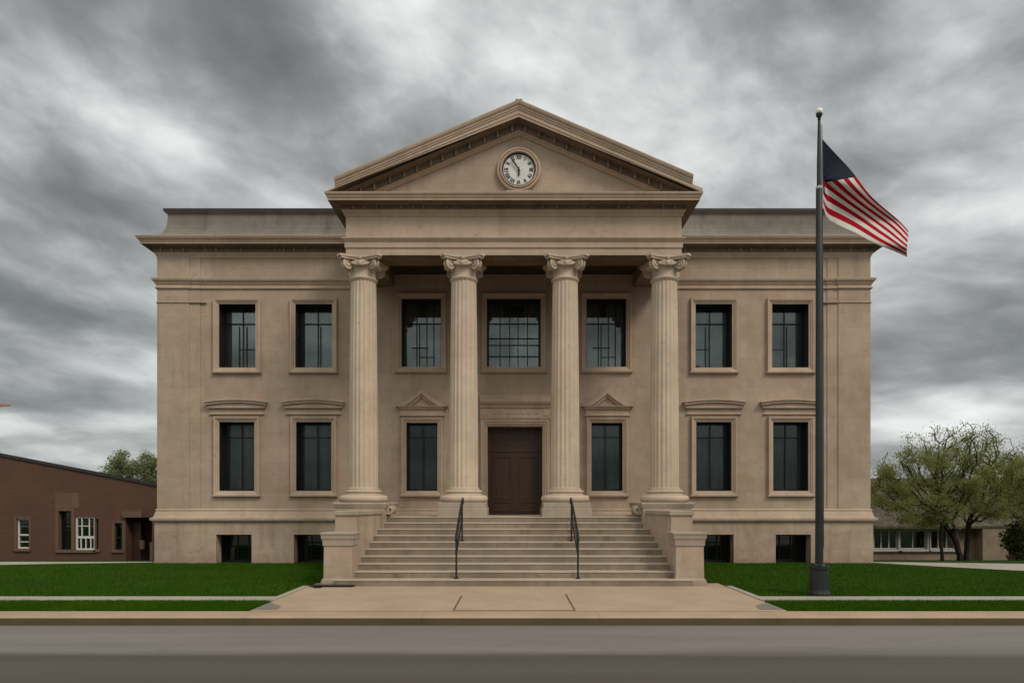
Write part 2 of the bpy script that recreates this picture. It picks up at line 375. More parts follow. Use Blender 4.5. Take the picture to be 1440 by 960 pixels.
# ------------------------------------------------------------------ mesh helpers
class MB:
    def __init__(s): s.v = []; s.f = []; s.m = []
    def face(s, pts, mat=0):
        i = len(s.v); s.v += [tuple(p) for p in pts]; s.f.append(tuple(range(i, i + len(pts)))); s.m.append(mat)
    def box(s, x0, x1, y0, y1, z0, z1, mat=0):
        i = len(s.v)
        s.v += [(x, y, z) for z in (z0, z1) for y in (y0, y1) for x in (x0, x1)]
        for q in ((0, 2, 3, 1), (4, 5, 7, 6), (0, 1, 5, 4), (2, 6, 7, 3), (0, 4, 6, 2), (1, 3, 7, 5)):
            s.f.append(tuple(i + k for k in q)); s.m.append(mat)
    def taper(s, x0, x1, y0, y1, z0, z1, g0=0.0, g1=0.0, mat=0):     # box whose foot grows by g0 and head by g1
        i = len(s.v)
        for z, g in ((z0, g0), (z1, g1)):
            s.v += [(x0 - g, y0 - g, z), (x1 + g, y0 - g, z), (x0 - g, y1 + g, z), (x1 + g, y1 + g, z)]
        for q in ((0, 2, 3, 1), (4, 5, 7, 6), (0, 1, 5, 4), (2, 6, 7, 3), (0, 4, 6, 2), (1, 3, 7, 5)):
            s.f.append(tuple(i + k for k in q)); s.m.append(mat)
    def sweep(s, pts, prof, closed=False, mat=0, caps=True):
        n = len(pts); P = [Vector(q) for q in pts]; off = []
        def nrm(a, b):
            t = (b - a).normalized(); return Vector((t.y, -t.x))
        for i in range(n):
            if closed or 0 < i < n - 1:
                a = nrm(P[i - 1], P[i]); b = nrm(P[i], P[(i + 1) % n]); off.append((a + b) / (1 + a.dot(b)))
            else: off.append(nrm(P[0], P[1]) if i == 0 else nrm(P[-2], P[-1]))
        base = len(s.v); k = len(prof)
        for i in range(n):
            for o, z in prof: s.v.append((P[i].x + off[i].x * o, P[i].y + off[i].y * o, z))
        for i in range(n if closed else n - 1):
            j = (i + 1) % n
            for q in range(k - 1):
                s.f.append((base + i * k + q, base + j * k + q, base + j * k + q + 1, base + i * k + q + 1)); s.m.append(mat)
        if caps and not closed:
            s.f.append(tuple(base + q for q in range(k))); s.m.append(mat)
            s.f.append(tuple(base + (n - 1) * k + q for q in reversed(range(k)))); s.m.append(mat)
    def frame(s, x0, x1, z0, z1, y, prof, mat=0):                      # moulded frame round a rectangle of a wall facing -y
        base = len(s.v)
        for o, pr in prof:
            s.v += [(x0 - o, y - pr, z0 - o), (x1 + o, y - pr, z0 - o), (x1 + o, y - pr, z1 + o), (x0 - o, y - pr, z1 + o)]
        for j in range(len(prof) - 1):
            for i in range(4):
                a = base + 4 * j + i; b = base + 4 * j + (i + 1) % 4
                s.f.append((a, b, b + 4, a + 4)); s.m.append(mat)
    def prism(s, pts, y0, y1, mat=0):                                  # polygon in the x-z plane given thickness in y
        n = len(pts); i = len(s.v)
        s.v += [(x, y0, z) for x, z in pts] + [(x, y1, z) for x, z in pts]
        s.f.append(tuple(i + k for k in range(n))); s.m.append(mat)
        s.f.append(tuple(i + n + k for k in reversed(range(n)))); s.m.append(mat)
        for k in range(n):
            j = (k + 1) % n
            s.f.append((i + k, i + n + k, i + n + j, i + j)); s.m.append(mat)
    def lathe(s, prof, cx, cy, seg=32, mat=0, fn=None):
        i = len(s.v); k = len(prof)
        for a in range(seg):
            t = 2 * math.pi * a / seg
            for r, z in prof:
                rr = r * (fn(t, z) if fn else 1); s.v.append((cx + rr * math.cos(t), cy + rr * math.sin(t), z))
        for a in range(seg):
            b = (a + 1) % seg
            for q in range(k - 1):
                s.f.append((i + a * k + q, i + b * k + q, i + b * k + q + 1, i + a * k + q + 1)); s.m.append(mat)
        for q, rev in ((0, True), (k - 1, False)):
            if prof[q][0] > 1e-4:
                ring = [i + a * k + q for a in range(seg)]
                s.f.append(tuple(reversed(ring)) if rev else tuple(ring)); s.m.append(mat)
    def tube(s, pts, rad, seg=8, mat=0, caps=True):
        P = [Vector(p) for p in pts]; n = len(P)
        if not hasattr(rad, '__len__'): rad = [rad] * n
        i = len(s.v); ref = None
        for k in range(n):
            t = (P[min(k + 1, n - 1)] - P[max(k - 1, 0)]).normalized()
            if ref is None: ref = Vector((1, 0, 0)) if abs(t.x) < .8 else Vector((0, 1, 0))
            u = (ref - t * ref.dot(t)).normalized(); w = t.cross(u); ref = u
            for a in range(seg):
                th = 2 * math.pi * a / seg
                s.v.append(tuple(P[k] + (u * math.cos(th) + w * math.sin(th)) * rad[k]))
        for k in range(n - 1):
            for a in range(seg):
                b = (a + 1) % seg
                s.f.append((i + k * seg + a, i + k * seg + b, i + (k + 1) * seg + b, i + (k + 1) * seg + a)); s.m.append(mat)
        if caps:
            s.f.append(tuple(i + a for a in reversed(range(seg)))); s.m.append(mat)
            s.f.append(tuple(i + (n - 1) * seg + a for a in range(seg))); s.m.append(mat)
    def build(s, name, mats, parent=None, smooth=False, bevel=0.0, recalc=True):
        me = bpy.data.meshes.new(name); me.from_pydata(s.v, [], s.f)
        mats = mats if isinstance(mats, (list, tuple)) else [mats]
        for m in mats: me.materials.append(M[m])
        me.polygons.foreach_set('material_index', s.m)
        if recalc:
            bm = bmesh.new(); bm.from_mesh(me); bmesh.ops.recalc_face_normals(bm, faces=bm.faces); bm.to_mesh(me); bm.free()
        if smooth:
            me.polygons.foreach_set('use_smooth', [True] * len(me.polygons))
            if hasattr(me, 'set_sharp_from_angle'): me.set_sharp_from_angle(angle=R(42))
        o = bpy.data.objects.new(name, me); COL.objects.link(o)
        if parent:
            o.parent = parent
            o.matrix_parent_inverse = Matrix.Translation(-(world_loc(parent)))
        if bevel:
            b = o.modifiers.new('bevel', 'BEVEL'); b.width = bevel; b.segments = 2; b.limit_method = 'ANGLE'; b.angle_limit = R(40)
        return o

def world_loc(o):
    # every builder works in world coordinates; only Empties carry a location
    v = Vector((0, 0, 0)); 
    while o is not None:
        v = v + o.location
        if o.parent is not None: v = v + o.matrix_parent_inverse.translation
        o = o.parent
    return v

def tag(o, label=None, cat=None, group=None, kind=None):
    if label: o['label'] = label
    if cat: o['category'] = cat
    if group: o['group'] = group
    if kind: o['kind'] = kind
    return o

def thing(name, label, cat, loc, group=None):
    o = bpy.data.objects.new(name, None); o.empty_display_size = .3; o.location = loc; COL.objects.link(o)
    return tag(o, label, cat, group)

def np_mesh(name, verts, faces, mat, parent=None):
    me = bpy.data.meshes.new(name); k = faces.shape[1]
    me.vertices.add(len(verts)); me.vertices.foreach_set('co', verts.astype(np.float32).ravel())
    me.loops.add(faces.size); me.loops.foreach_set('vertex_index', faces.astype(np.int32).ravel())
    me.polygons.add(len(faces)); me.polygons.foreach_set('loop_start', np.arange(0, faces.size, k, dtype=np.int32))
    me.update(calc_edges=True); me.materials.append(M[mat])
    o = bpy.data.objects.new(name, me); COL.objects.link(o)
    if parent: o.parent = parent; o.matrix_parent_inverse = Matrix.Translation(-world_loc(parent))
    return o

# ------------------------------------------------------------------ ground, road, walks
G = .15                                            # level of lawn, walk and forecourt
YW = 21.0                                          # facade plane
def terrain(y):
    if y <= 21.4: return G - .012
    return max(G - .012 - .0815 * (y - 21.4), -1.35)
g = MB()
ys = [11.45, 14, 18, 21.4, 24, 28, 32, 36, 39.8, 60, 120, 400, 2500]
xs = [-2500, -300, -60, -20, 0, 20, 60, 300, 2500]
for i in range(len(ys) - 1):
    for j in range(len(xs) - 1):
        g.face([(xs[j], ys[i], terrain(ys[i])), (xs[j + 1], ys[i], terrain(ys[i])), (xs[j + 1], ys[i + 1], terrain(ys[i + 1])), (xs[j], ys[i + 1], terrain(ys[i + 1]))])
g.face([(-2500, -2500, -.06), (2500, -2500, -.06), (2500, -89.9, -.06), (-2500, -89.9, -.06)])
tag(g.build('ground', 'lawn', recalc=False), 'mown green lawn around the courthouse', 'ground', kind='structure')
r = MB(); r.face([(-400, -90, 0), (400, -90, 0), (400, 11.14, 0), (-400, 11.14, 0)])
tag(r.build('road', 'asphalt', recalc=False), 'grey asphalt road along the kerb', 'road', kind='structure')
k = MB()
k.sweep([(-400, 11.62), (400, 11.62)], [(.53, -.05), (.52, .0), (.50, .115)], mat=1, caps=False)
k.sweep([(-400, 11.62), (400, 11.62)], [(.50, .115), (.485, .14), (.46, G), (0, G), (0, -.05)], mat=0, caps=False)
tag(k.build('kerb', ['kerb', 'kerb_face'], recalc=False), 'tan concrete kerb with a dark face', 'kerb', kind='structure')
XL, XR = -4.5, 4.66                                # forecourt edges
pz = MB(); pz.face([(XL, 11.60, G + .004), (XR, 11.60, G + .004), (XR, 15.6, G + .004), (XL, 15.6, G + .004)])
pl = tag(pz.build('forecourt', 'plaza', recalc=False), 'tan concrete forecourt at the foot of the stairs', 'pavement', kind='structure')
js = MB()
for a, b, c, e in ((-1.045, -1.015, 11.68, 13.5), (1.03, 1.06, 11.68, 13.72), (-1.045, 1.06, 11.655, 11.69)):
    js.face([(a, c, G + .008), (b, c, G + .008), (b, e, G + .008), (a, e, G + .008)])
js.build('joint', 'joint', pl, recalc=False)
pa = MB()
for sgn, xe in ((-1, XL), (1, XR)):
    pts = [(xe, 11.75), (xe - sgn * .42, 11.78), (xe - sgn * .34, 12.2), (xe, 12.6)]
    if sgn > 0: pts.reverse()
    pa.face([(x, y, G + .0085) for x, y in pts])
pa.build('repair_patch', 'patch', pl, recalc=False)
ed = MB()
ed.box(XL - .13, XL, 12.75, 15.0, 0, G + .022); ed.box(XR, XR + .13, 12.75, 15.0, 0, G + .022)
ed.build('edging', 'walk', pl)
sw = MB()
sw.box(-60, XL - .13, 12.80, 13.38, 0, G + .012); sw.box(XR + .13, 60, 12.80, 13.38, 0, G + .012)
tag(sw.build('sidewalk', 'walk'), 'narrow grey concrete sidewalk between verge and lawn', 'sidewalk', kind='structure')
LP = [(-60, 17.8), (-16, 20.0), (-13.5, 20.55), (-11.0, 21.0), (-11.0, 21.25), (-60, 21.25)]
RP = [(11.0, 20.85), (12.2, 19.7), (13.7, 18.45), (18, 15.6), (40, 15.0), (40, 19.0), (18, 20.1), (14, 20.75), (11.0, 21.2)]
for q, lb in ((LP, 'pale concrete path behind the left lawn'), (RP, 'pale concrete path curving behind the right lawn')):
    pm = MB(); pm.face([(x, y, G + .006) for x, y in q])
    tag(pm.build('path', 'walk', recalc=False), lb, 'path', kind='structure')

def inside(px, py, poly):
    c = np.zeros(len(px), bool); n = len(poly)
    for i in range(n):
        x1, y1 = poly[i]; x2, y2 = poly[(i + 1) % n]
        cond = ((y1 > py) != (y2 > py)) & (px < (x2 - x1) * (py - y1) / (y2 - y1 + 1e-12) + x1)
        c ^= cond
    return c
def blades(name, n, x0, x1, y0, y1, label, hmin=.025, hmax=.05, bias=1.0):
    x = rng.uniform(x0, x1, n); y = y0 + (y1 - y0) * rng.uniform(0, 1, n) ** bias
    keep = ~(inside(x, y, LP) | inside(x, y, RP))
    x, y = x[keep], y[keep]; n = len(x)
    h = rng.uniform(hmin, hmax, n); a = rng.uniform(0, 2 * np.pi, n); w = rng.uniform(.004, .008, n)
    lx, ly = rng.normal(0, .018, n), rng.normal(0, .018, n)
    v = np.empty((n, 3, 3)); z0 = G - .014
    v[:, 0] = np.stack([x - w * np.cos(a), y - w * np.sin(a), np.full(n, z0)], 1)
    v[:, 1] = np.stack([x + w * np.cos(a), y + w * np.sin(a), np.full(n, z0)], 1)
    v[:, 2] = np.stack([x + lx, y + ly, z0 + h], 1)
    o = np_mesh(name, v.reshape(-1, 3), np.arange(3 * n).reshape(-1, 3), 'blade')
    tag(o, label, 'grass', kind='stuff')
blades('lawn_grass', 90000, -16, XL - .14, 13.39, 20.9, 'short green grass of the left lawn', bias=1.3)
blades('lawn_grass', 90000, XR + .14, 16, 13.39, 20.9, 'short green grass of the right lawn', bias=1.3)
blades('verge_grass', 42000, -10.2, XL - .02, 11.64, 12.82, 'longer green grass of the left verge by the kerb', .03, .065)
blades('verge_grass', 42000, XR + .02, 9.6, 11.64, 12.82, 'longer green grass of the right verge by the kerb', .03, .065)

# ------------------------------------------------------------------ courthouse
HX, YB = 10.92, 34.0
ct = thing('courthouse', 'two storey beige stone courthouse with four columns and a clock pediment', 'courthouse', (0, YW, G))
FL, FR, BR, BL = (-HX, YW), (HX, YW), (HX, YB), (-HX, YB)

def wall_sheet(mb, x0, x1, z0, z1, y, holes):
    xs = sorted({x0, x1, *[h[0] for h in holes], *[h[1] for h in holes]})
    zs = sorted({z0, z1, *[h[2] for h in holes], *[h[3] for h in holes]})
    for i in range(len(xs) - 1):
        for j in range(len(zs) - 1):
            cx, cz = (xs[i] + xs[i + 1]) / 2, (zs[j] + zs[j + 1]) / 2
            if any(h[0] < cx < h[1] and h[2] < cz < h[3] for h in holes): continue
            mb.face([(xs[i], y, zs[j]), (xs[i + 1], y, zs[j]), (xs[i + 1], y, zs[j + 1]), (xs[i], y, zs[j + 1])])
def opening(c, w, t, b, D=YW):                       # centre, width, top and bottom in photo pixels -> metres on the facade
    return (X(c - w / 2, D), X(c + w / 2, D), Z(b, D), Z(t, D))
UP = [opening(c, 52, 427.5, 517) for c in (334, 441.5, 1003.5, 1111)]
LO = [opening(c, 50, 593, 690) for c in (333.5, 441.5, 1003.5, 1111.5)]
PU = [opening(592.5, 56, 420, 516), opening(722.5, 76, 420, 516), opening(852.5, 56, 420, 516)]
PL = [opening(593.5, 44, 594, 690), opening(853.5, 44, 594, 690)]
DOOR = (X(685.5, YW), X(763, YW), 1.62, Z(599, YW))
LAND = 1.62
w = MB()
wall_sheet(w, -HX, HX, 1.40, 9.52, YW, UP + LO + PU + PL + [DOOR])
for a, b in ((FR, BR), (BR, BL), (BL, FL)):
    w.face([(*a, 1.40), (*b, 1.40), (*b, 9.52), (*a, 9.52)])
w.build('wall', 'stone', ct, recalc=False)
# base storey with its small windows
OB = .09
DB = YW - OB
BASE = [opening(329, 50, 751, 792, DB), opening(436, 46, 751, 792, DB), opening(1009, 46, 751, 792, DB), opening(1115.5, 50, 751, 792, DB)]
BASE = [(a, b, max(c, .12), d2) for a, b, c, d2 in BASE]
bw = MB()
wall_sheet(bw, -HX - OB, HX + OB, -2.0, 1.41, DB, BASE)
for a, b in (((HX + OB, DB), (HX + OB, YB)), ((HX + OB, YB), (-HX - OB, YB)), ((-HX - OB, YB), (-HX - OB, DB))):
    bw.face([(*a, -2), (*b, -2), (*b, 1.41), (*a, 1.41)])
bw.build('base_wall', 'base', ct, recalc=False)
# water table interrupted at the door
wt = MB()
DE = 1.02
wt.sweep([(DE, YW), FR, BR, BL, FL, (-DE, YW)],
         [(.08, 1.385), (.135, 1.405), (.155, 1.44), (.185, 1.455), (.19, 1.525), (.12, 1.545), (.10, 1.60), (.07, 1.70), (.06, 1.735), (.07, 1.745), (.07, 1.785), (.05, 1.80), (-.02, 1.81)])
wt.build('water_table', 'trim', ct)
# corner pilasters in two slight steps
for s in (-1, 1):
    pi_ = MB()
    a, b, c = X(223.5, YW), X(267, YW), X(282, YW)
    for (u, v, o) in ((a - .035, b, .045), (b, c, .022)):
        u, v = sorted((u * (1 if s < 0 else -1), v * (1 if s < 0 else -1)))
        pi_.box(u, v, YW - o, YW + .3, 1.79, 9.51)
    u, v = sorted((a - .05 if s < 0 else -a + .05, X(291, YW) if s < 0 else -X(291, YW)))
    pi_.sweep([(u, YW), (v, YW)], [(.0, 8.10), (.055, 8.105), (.075, 8.13), (.05, 8.15), (0, 8.15)])
    # return on the side wall
    xa = s * (HX + .045)
    u, v = sorted((s * (HX - .1), xa - s * .001)); pi_.box(u, v, YW + .3, YW + 1.0, 1.79, 9.51)
    pi_.build('pilaster', 'stone', ct)
st = MB()
PB = -X(267, YW); PC = -X(282, YW)
st.sweep([(4.1, YW), (PC, YW), (PC, YW - .022), (PB, YW - .022), (PB, YW - .045), (HX + .035, YW - .045), (HX + .035, YB), (-HX - .035, YB), (-HX - .035, YW - .045), (-PB, YW - .045), (-PB, YW - .022), (-PC, YW - .022), (-PC, YW), (-4.1, YW)], [(0, 8.535), (.025, 8.54), (.05, 8.565), (.05, 8.585), (0.02, 8.60), (.02, 8.68), (.05, 8.70), (.06, 8.74), (.11, 8.79), (.125, 8.85), (.10, 8.865), (-.02, 8.88)])
st.build('string_course', 'trim', ct)

def modillions(mb, pts_xy, axis, o0, o1, z0, z1, w=.09, mat=0):
    for x, y in pts_xy:
        if random.random() < .30: continue
        x += random.uniform(-.05, .05) if axis == 'front' else 0
        if axis == 'front': mb.box(x - w / 2, x + w / 2, y - o1, y - o0, z0, z1, mat)
        else:
            s = 1 if x > 0 else -1
            a, b = sorted((x + s * o0, x + s * o1)); mb.box(a, b, y - w / 2, y + w / 2, z0, z1, mat)
cn = MB()
cn.sweep([FL, FR, BR, BL], [(-.01, 9.49), (.03, 9.50), (.045, 9.53), (.045, 9.55), (.08, 9.60), (.095, 9.645), (.11, 9.65)], closed=True)
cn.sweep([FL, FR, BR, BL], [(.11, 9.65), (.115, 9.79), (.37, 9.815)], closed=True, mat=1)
cn.sweep([FL, FR, BR, BL], [(.37, 9.815), (.375, 9.87), (.39, 9.875), (.40, 9.905), (.45, 9.96), (.475, 10.015), (.475, 10.04), (.42, 10.05), (-.3, 10.09)], closed=True)
xm = [(-HX + .17 + .34 * i, YW) for i in range(64)]
modillions(cn, [q for q in xm if abs(q[0]) > 4.7], 'front', .10, .165, 9.655, 9.80, .035, 2)
modillions(cn, [(s * HX, YW + .3 + .52 * i) for s in (-1, 1) for i in range(12)], 'side', .10, .22, 9.655, 9.80, .05, 2)
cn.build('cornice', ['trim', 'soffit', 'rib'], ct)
at = MB()
at.sweep([FL, FR, BR, BL], [(.16, 10.06), (.16, 10.12), (.10, 10.16), (.02, 10.22), (-.07, 10.32), (-.13, 10.45), (-.165, 10.60), (-.18, 10.78), (-.18, 10.93), (-.14, 10.955), (-.10, 10.985), (-.10, 11.0)], closed=True)
at.sweep([FL, FR, BR, BL], [(-.10, 11.0), (-.085, 11.005), (-.085, 11.075), (-.6, 11.09)], closed=True, mat=1)
at.build('attic', ['attic', 'coping'], ct)
rf = MB(); rf.box(-HX + .3, HX - .3, YW + .35, YB - .3, 10.6, 10.98); rf.build('roof', 'coping', ct)

# windows -------------------------------------------------------------------
def bars(mb, x0, x1, z0, z1, y, verts, hors, t=.028, border=.05):
    for z, zz in ((z0, z0 + border), (z1 - border, z1)): mb.box(x0, x1, y - .03, y + .03, z, zz)
    mb.box(x0, x0 + border, y - .031, y + .031, z0 + border, z1 - border); mb.box(x1 - border, x1, y - .031, y + .031, z0 + border, z1 - border)
    for f, a, b in verts:                        # fraction across, from and to fraction of height (measured from the sill)
        xc = x0 + f * (x1 - x0); mb.box(xc - t / 2, xc + t / 2, y - .024, y + .024, z0 + a * (z1 - z0), z0 + b * (z1 - z0))
    for f, a, b, tt in hors:
        zc = z0 + f * (z1 - z0); mb.box(x0 + a * (x1 - x0), x0 + b * (x1 - x0), y - .027, y + .027, zc - tt / 2, zc + tt / 2)
def curtain(mb, x0, x1, z0, z1, y, spans):
    for a, b in spans:
        xa, xb = x0 + a * (x1 - x0), x0 + b * (x1 - x0); n = max(6, int((xb - xa) / .035)); pv = None
        ph = random.random() * 6
        for i in range(n + 1):
            xx = xa + (xb - xa) * i / n; yy = y + .035 * math.sin(i * 1.35 + ph) + .015 * math.sin(i * .47 + ph)
            if pv: mb.face([(pv[0], pv[1], z0), (xx, yy, z0), (xx, yy, z1), (pv[0], pv[1], z1)])
            pv = (xx, yy)
def window(op, y, depth, verts, hors, spans, prof, sill=True, name='window', stone_reveal=0.0, mat='trim'):
    x0, x1, z0, z1 = op
    f = MB()
    f.frame(x0, x1, z0, z1, y, prof)
    o = f.build(name, mat, ct)
    if sill:
        s = MB(); e = prof[-1][0] + .03
        s.sweep([(x0 - e, y), (x1 + e, y)], [(0, z0 - .20), (.05, z0 - .195), (.08, z0 - .18), (.105, z0 - .165), (.11, z0 - .135), (.05, z0 - .125), (0, z0 - .125)])
        s.build('sill', mat, o)
    if stone_reveal:
        rv = MB(); rv.frame(x0, x1, z0, z1, y, [(-.003, 0), (-.003, -stone_reveal)]); rv.build('reveal', 'base', o)
    ln = MB(); ln.frame(x0, x1, z0, z1, y, [(.0, -stone_reveal - .004), (-.006, -stone_reveal - .004), (-.006, -depth - .12), (.3, -depth - .12)]); ln.build('lining', 'black', o)
    yg = y + depth
    sb = MB(); bars(sb, x0 + .008, x1 - .008, z0 + .008, z1 - .008, yg, verts, hors); sb.build('sash', 'black', o)
    pn = MB(); pn.box(x0 + .01, x1 - .01, yg + .005, yg + .011, z0 + .01, z1 - .01); pn.build('pane', 'glass', o)
    if spans:
        cu = MB(); curtain(cu, x0, x1, z0, z1 + .05, yg + .10, spans); cu.build('curtain', 'curtain', o, recalc=False)
    return o
P1 = [(-.004, -.06), (-.004, .035), (.04, .04), (.05, .065), (.085, .072), (.10, .095), (.145, .10), (.155, .075), (.155, -.01)]
for i, op in enumerate(UP):
    window(op, YW, .46, [(.5, 0, 1), (.39 if i % 2 == 0 else .57, 0, .70)] + ([(.60, .0, .70)] if i == 0 else []),
           [(.745, 0, 1, .04)] + ([(.335, .35 if i == 0 else 0, 1 if i == 0 else .5, .022)] if i != 1 else []),
           [(.0, .42), (.58, 1.0)] if i in (0, 2) else [(.05, .45), (.55, .97)], P1)
def hood(o, op):
    x0, x1, z0, z1 = op; e = .41
    h = MB()
    h.prism([(x0 - .27, Z(581.5, YW)), (x1 + .27, Z(581.5, YW)), (x1 + .27, Z(574.5, YW)), (x0 - .27, Z(574.5, YW))], YW - .02, YW + .01)
    h.box(x0 - .30, x1 + .30, YW - .06, YW + .01, Z(582.6, YW), Z(581, YW))
    n = 14; xc = (x0 + x1) / 2; hw = (x1 - x0) / 2 + e
    for zb, zt, pr, g in ((574.0, 570.2, .10, -.07), (570.2, 567.0, .16, -.03), (567.0, 565.2, .20, 0)):
        arc = []
        for i in range(n + 1):
            t = -1 + 2 * i / n; arc.append((xc + t * (hw + g), Z(zt, YW) + .075 * (1 - t * t)))
        lo = []
        for i in range(n + 1):
            t = 1 - 2 * i / n; lo.append((xc + t * (hw + g), Z(zb, YW) + (.075 * (1 - t * t) if zb < 574 else 0)))
        h.prism(lo + arc, YW - pr, YW + .01)
    h.build('hood', 'trim', o)
for i, op in enumerate(LO):
    o = window(op, YW, .40, [(.5, 0, 1)], [(.79, 0, 1, .035)], [(.0, .47), (.53, 1.0)], P1)
    hood(o, op)
for i, op in enumerate(PU):
    if i == 1: vv = [(.24, 0, 1), (.42, 0, 1), (.58, 0, 1), (.76, 0, 1)]; hh = [(.46, 0, 1, .03), (.36, 0, 1, .025), (.19, 0, 1, .03), (.68, 0, 1, .03)]
    else: vv = [(.34, 0, 1), (.41, 0, .68), (.60, 0, 1), (.78, 0, 1)]; hh = [(.68, 0, 1, .035), (.32, .2, .65, .025), (.18, .4, .8, .02)]
    window(op, YW, .40, vv, hh, [(.02, .30), (.70, .98)] if i == 1 else [(.05, .4), (.55, .98)], P1)
def small_pediment(o, op):
    x0, x1, z0, z1 = op; xc = (x0 + x1) / 2; hw = .80
    h = MB()
    h.box(xc - .66, xc + .66, YW - .06, YW + .01, Z(583, YW), Z(576, YW)); h.box(xc - .70, xc + .70, YW - .09, YW + .01, Z(585, YW), Z(583, YW))
    h.sweep([(xc - hw + .1, YW), (xc + hw - .1, YW)], [(0, Z(576, YW)), (.10, Z(576, YW)), (.13, Z(574, YW)), (.17, Z(572.5, YW)), (.18, Z(571, YW)), (.0, Z(570.4, YW))])
    zt, zb = Z(548, YW), Z(571.2, YW)
    def og(t):                                   # 0 at the eaves, 1 at the peak: a flared rake
        return zb + (zt - zb) * (t ** 1.0 * .86 + .14 * t * t * (3 - 2 * t) - .10 * math.sin(math.pi * t))
    n = 12
    for s in (-1, 1):
        up = [(xc + s * hw * (1 - i / n), og(i / n)) for i in range(n + 1)]
        dn = [(xc + s * max(0, hw * (1 - i / n) - .06), og(i / n) - .10) for i in reversed(range(n + 1))]
        dn2 = [(xc + s * max(0, hw * (1 - i / n) - .10), og(i / n) - .17) for i in reversed(range(n + 1))]
        h.prism([q for q in up] + [(a, max(b, zb - .02)) for a, b in dn], YW - .17, YW + .01)
        h.prism([(a, b - .03) for a, b in up] + [(a, max(b, zb - .03)) for a, b in dn2], YW - .11, YW + .008)
    h.prism([(xc - hw + .12, zb - .01), (xc + hw - .12, zb - .01), (xc, zt - .1)], YW - .045, YW + .006)
    h.build('window_pediment', 'trim', o)
for op in PL:
    o = window(op, YW, .32, [(.48, 0, 1)], [(.80, 0, 1, .03)], [(.0, .45), (.55, 1.0)], P1)
    small_pediment(o, op)
for op in BASE:
    window(op, DB, .70, [(.35, 0, 1), (.68, 0, 1)], [(.55, 0, 1, .03)], [], [(-.003, -.02), (-.003, .004), (.02, .006), (.02, -.01)], sill=False, name='basement_window', stone_reveal=.36)

# door ------------------------------------------------------------------------
x0, x1, z0, z1 = DOOR
dm = MB()
dm.frame(x0, x1, z0 - .3, z1, YW, [(.0, -.45), (.0, .04), (.05, .045), (.06, .08), (.11, .085), (.125, .11), (.20, .115), (.215, .08), (.215, -.01)])
dr = dm.build('doorway', 'trim', ct)
de = MB()
xl, xr = X(676.5, YW), X(773, YW)
de.sweep([(xl - .02, YW), (xr + .02, YW)], [(0, Z(590, YW)), (.13, Z(590, YW)), (.155, Z(587, YW)), (.12, Z(586, YW)), (.12, Z(575, YW)), (.16, Z(574, YW)), (.19, Z(570, YW)), (.24, Z(569, YW)), (.28, Z(566.5, YW)), (.30, Z(562.5, YW)), (.2, Z(561.5, YW)), (.10, Z(561, YW)), (.10, Z(556, YW)), (.0, Z(555.5, YW))])
for xx in (xl + .02, xr - .20): de.box(xx, xx + .18, YW - .145, YW - .1, Z(585, YW), Z(575.5, YW))
n = 7
for i in range(n):
    xx = xl + .42 + (xr - xl - .84) * i / (n - 1); de.box(xx - .05, xx + .05, YW - .14, YW - .1, Z(582.5, YW), Z(577.5, YW))
de.build('door_hood', 'trim', dr)
yd = YW + .34
lf = MB()
lf.box(x0, x1, yd, yd + .06, z0, z1)
zt = Z(632.5, YW)
lf.box(x0 + .002, x1 - .002, yd - .025, yd, zt - .035, zt + .012)
def panel(mb, a, b, c, e):
    mb.frame(a, b, c, e, yd, [(0, -.002), (0.0, .012), (-.035, .012), (-.055, -.003)])
panel(lf, x0 + .16, x1 - .16, zt + .14, z1 - .14)
for i in range(2):
    a = x0 + .14 + i * (x1 - x0) / 2 - (.04 if i else 0); b = x0 + (i + 1) * (x1 - x0) / 2 - .10 - (.04 if i else 0)
    panel(lf, a, b, z0 + .5, zt - .18); panel(lf, a, b, z0 + .1, z0 + .40)
lf.build('door', 'wood', dr)

# portico -----------------------------------------------------------------------
YE, HE, EB = 18.3, 4.50, 8.62                       # entablature face, half width, underside
PO = [(-HE, YW + .6), (-HE, YE), (HE, YE), (HE, YW + .6)]
en = MB()
en.sweep(PO, [(0, EB), (0, 8.81), (.028, 8.815), (.03, 8.965), (.055, 8.985), (.07, 9.01), (.10, 9.045), (.10, 9.075), (0, 9.085), (0, 9.645), (.03, 9.66), (.035, 9.70), (.075, 9.745), (.095, 9.79), (.105, 9.80)], caps=False)
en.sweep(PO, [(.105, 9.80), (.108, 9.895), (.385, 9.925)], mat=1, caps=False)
en.sweep(PO, [(.385, 9.925), (.39, 9.985), (.405, 9.99), (.42, 10.03), (.455, 10.08), (.46, 10.12), (0, 10.135)], caps=False)
# beams behind the face and the ceiling they carry
en.face([(-HE, YE, EB), (HE, YE, EB), (HE, YE + .82, EB), (-HE, YE + .82, EB)], 1)
en.face([(-HE + .82, YE + .82, EB), (HE - .82, YE + .82, EB), (HE - .82, YE + .82, 9.1), (-HE + .82, YE + .82, 9.1)])
for s in (-1, 1):
    a, b = s * HE, s * (HE - .82)
    en.face([(a, YE + .82, EB), (b, YE + .82, EB), (b, YW, EB), (a, YW, EB)], 1)
    en.face([(b, YE + .82, EB), (b, YW, EB), (b, YW, 9.1), (b, YE + .82, 9.1)], 1)
xs_m = [-4.35 + .32 * i for i in range(28)]
modillions(en, [(x + .04, YE) for x in xs_m], 'front', .10, .165, 9.802, 9.91, .035, 2)
modillions(en, [(s * HE, YE + .4 + .5 * i) for s in (-1, 1) for i in range(6)], 'side', .10, .22, 9.802, 9.91, .05, 2)
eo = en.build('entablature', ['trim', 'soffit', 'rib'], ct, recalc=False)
ce = MB(); ce.box(-HE + .3, HE - .3, YE + .3, YW, 9.0, 9.08); ce.build('portico_ceiling', 'ceiling', eo)
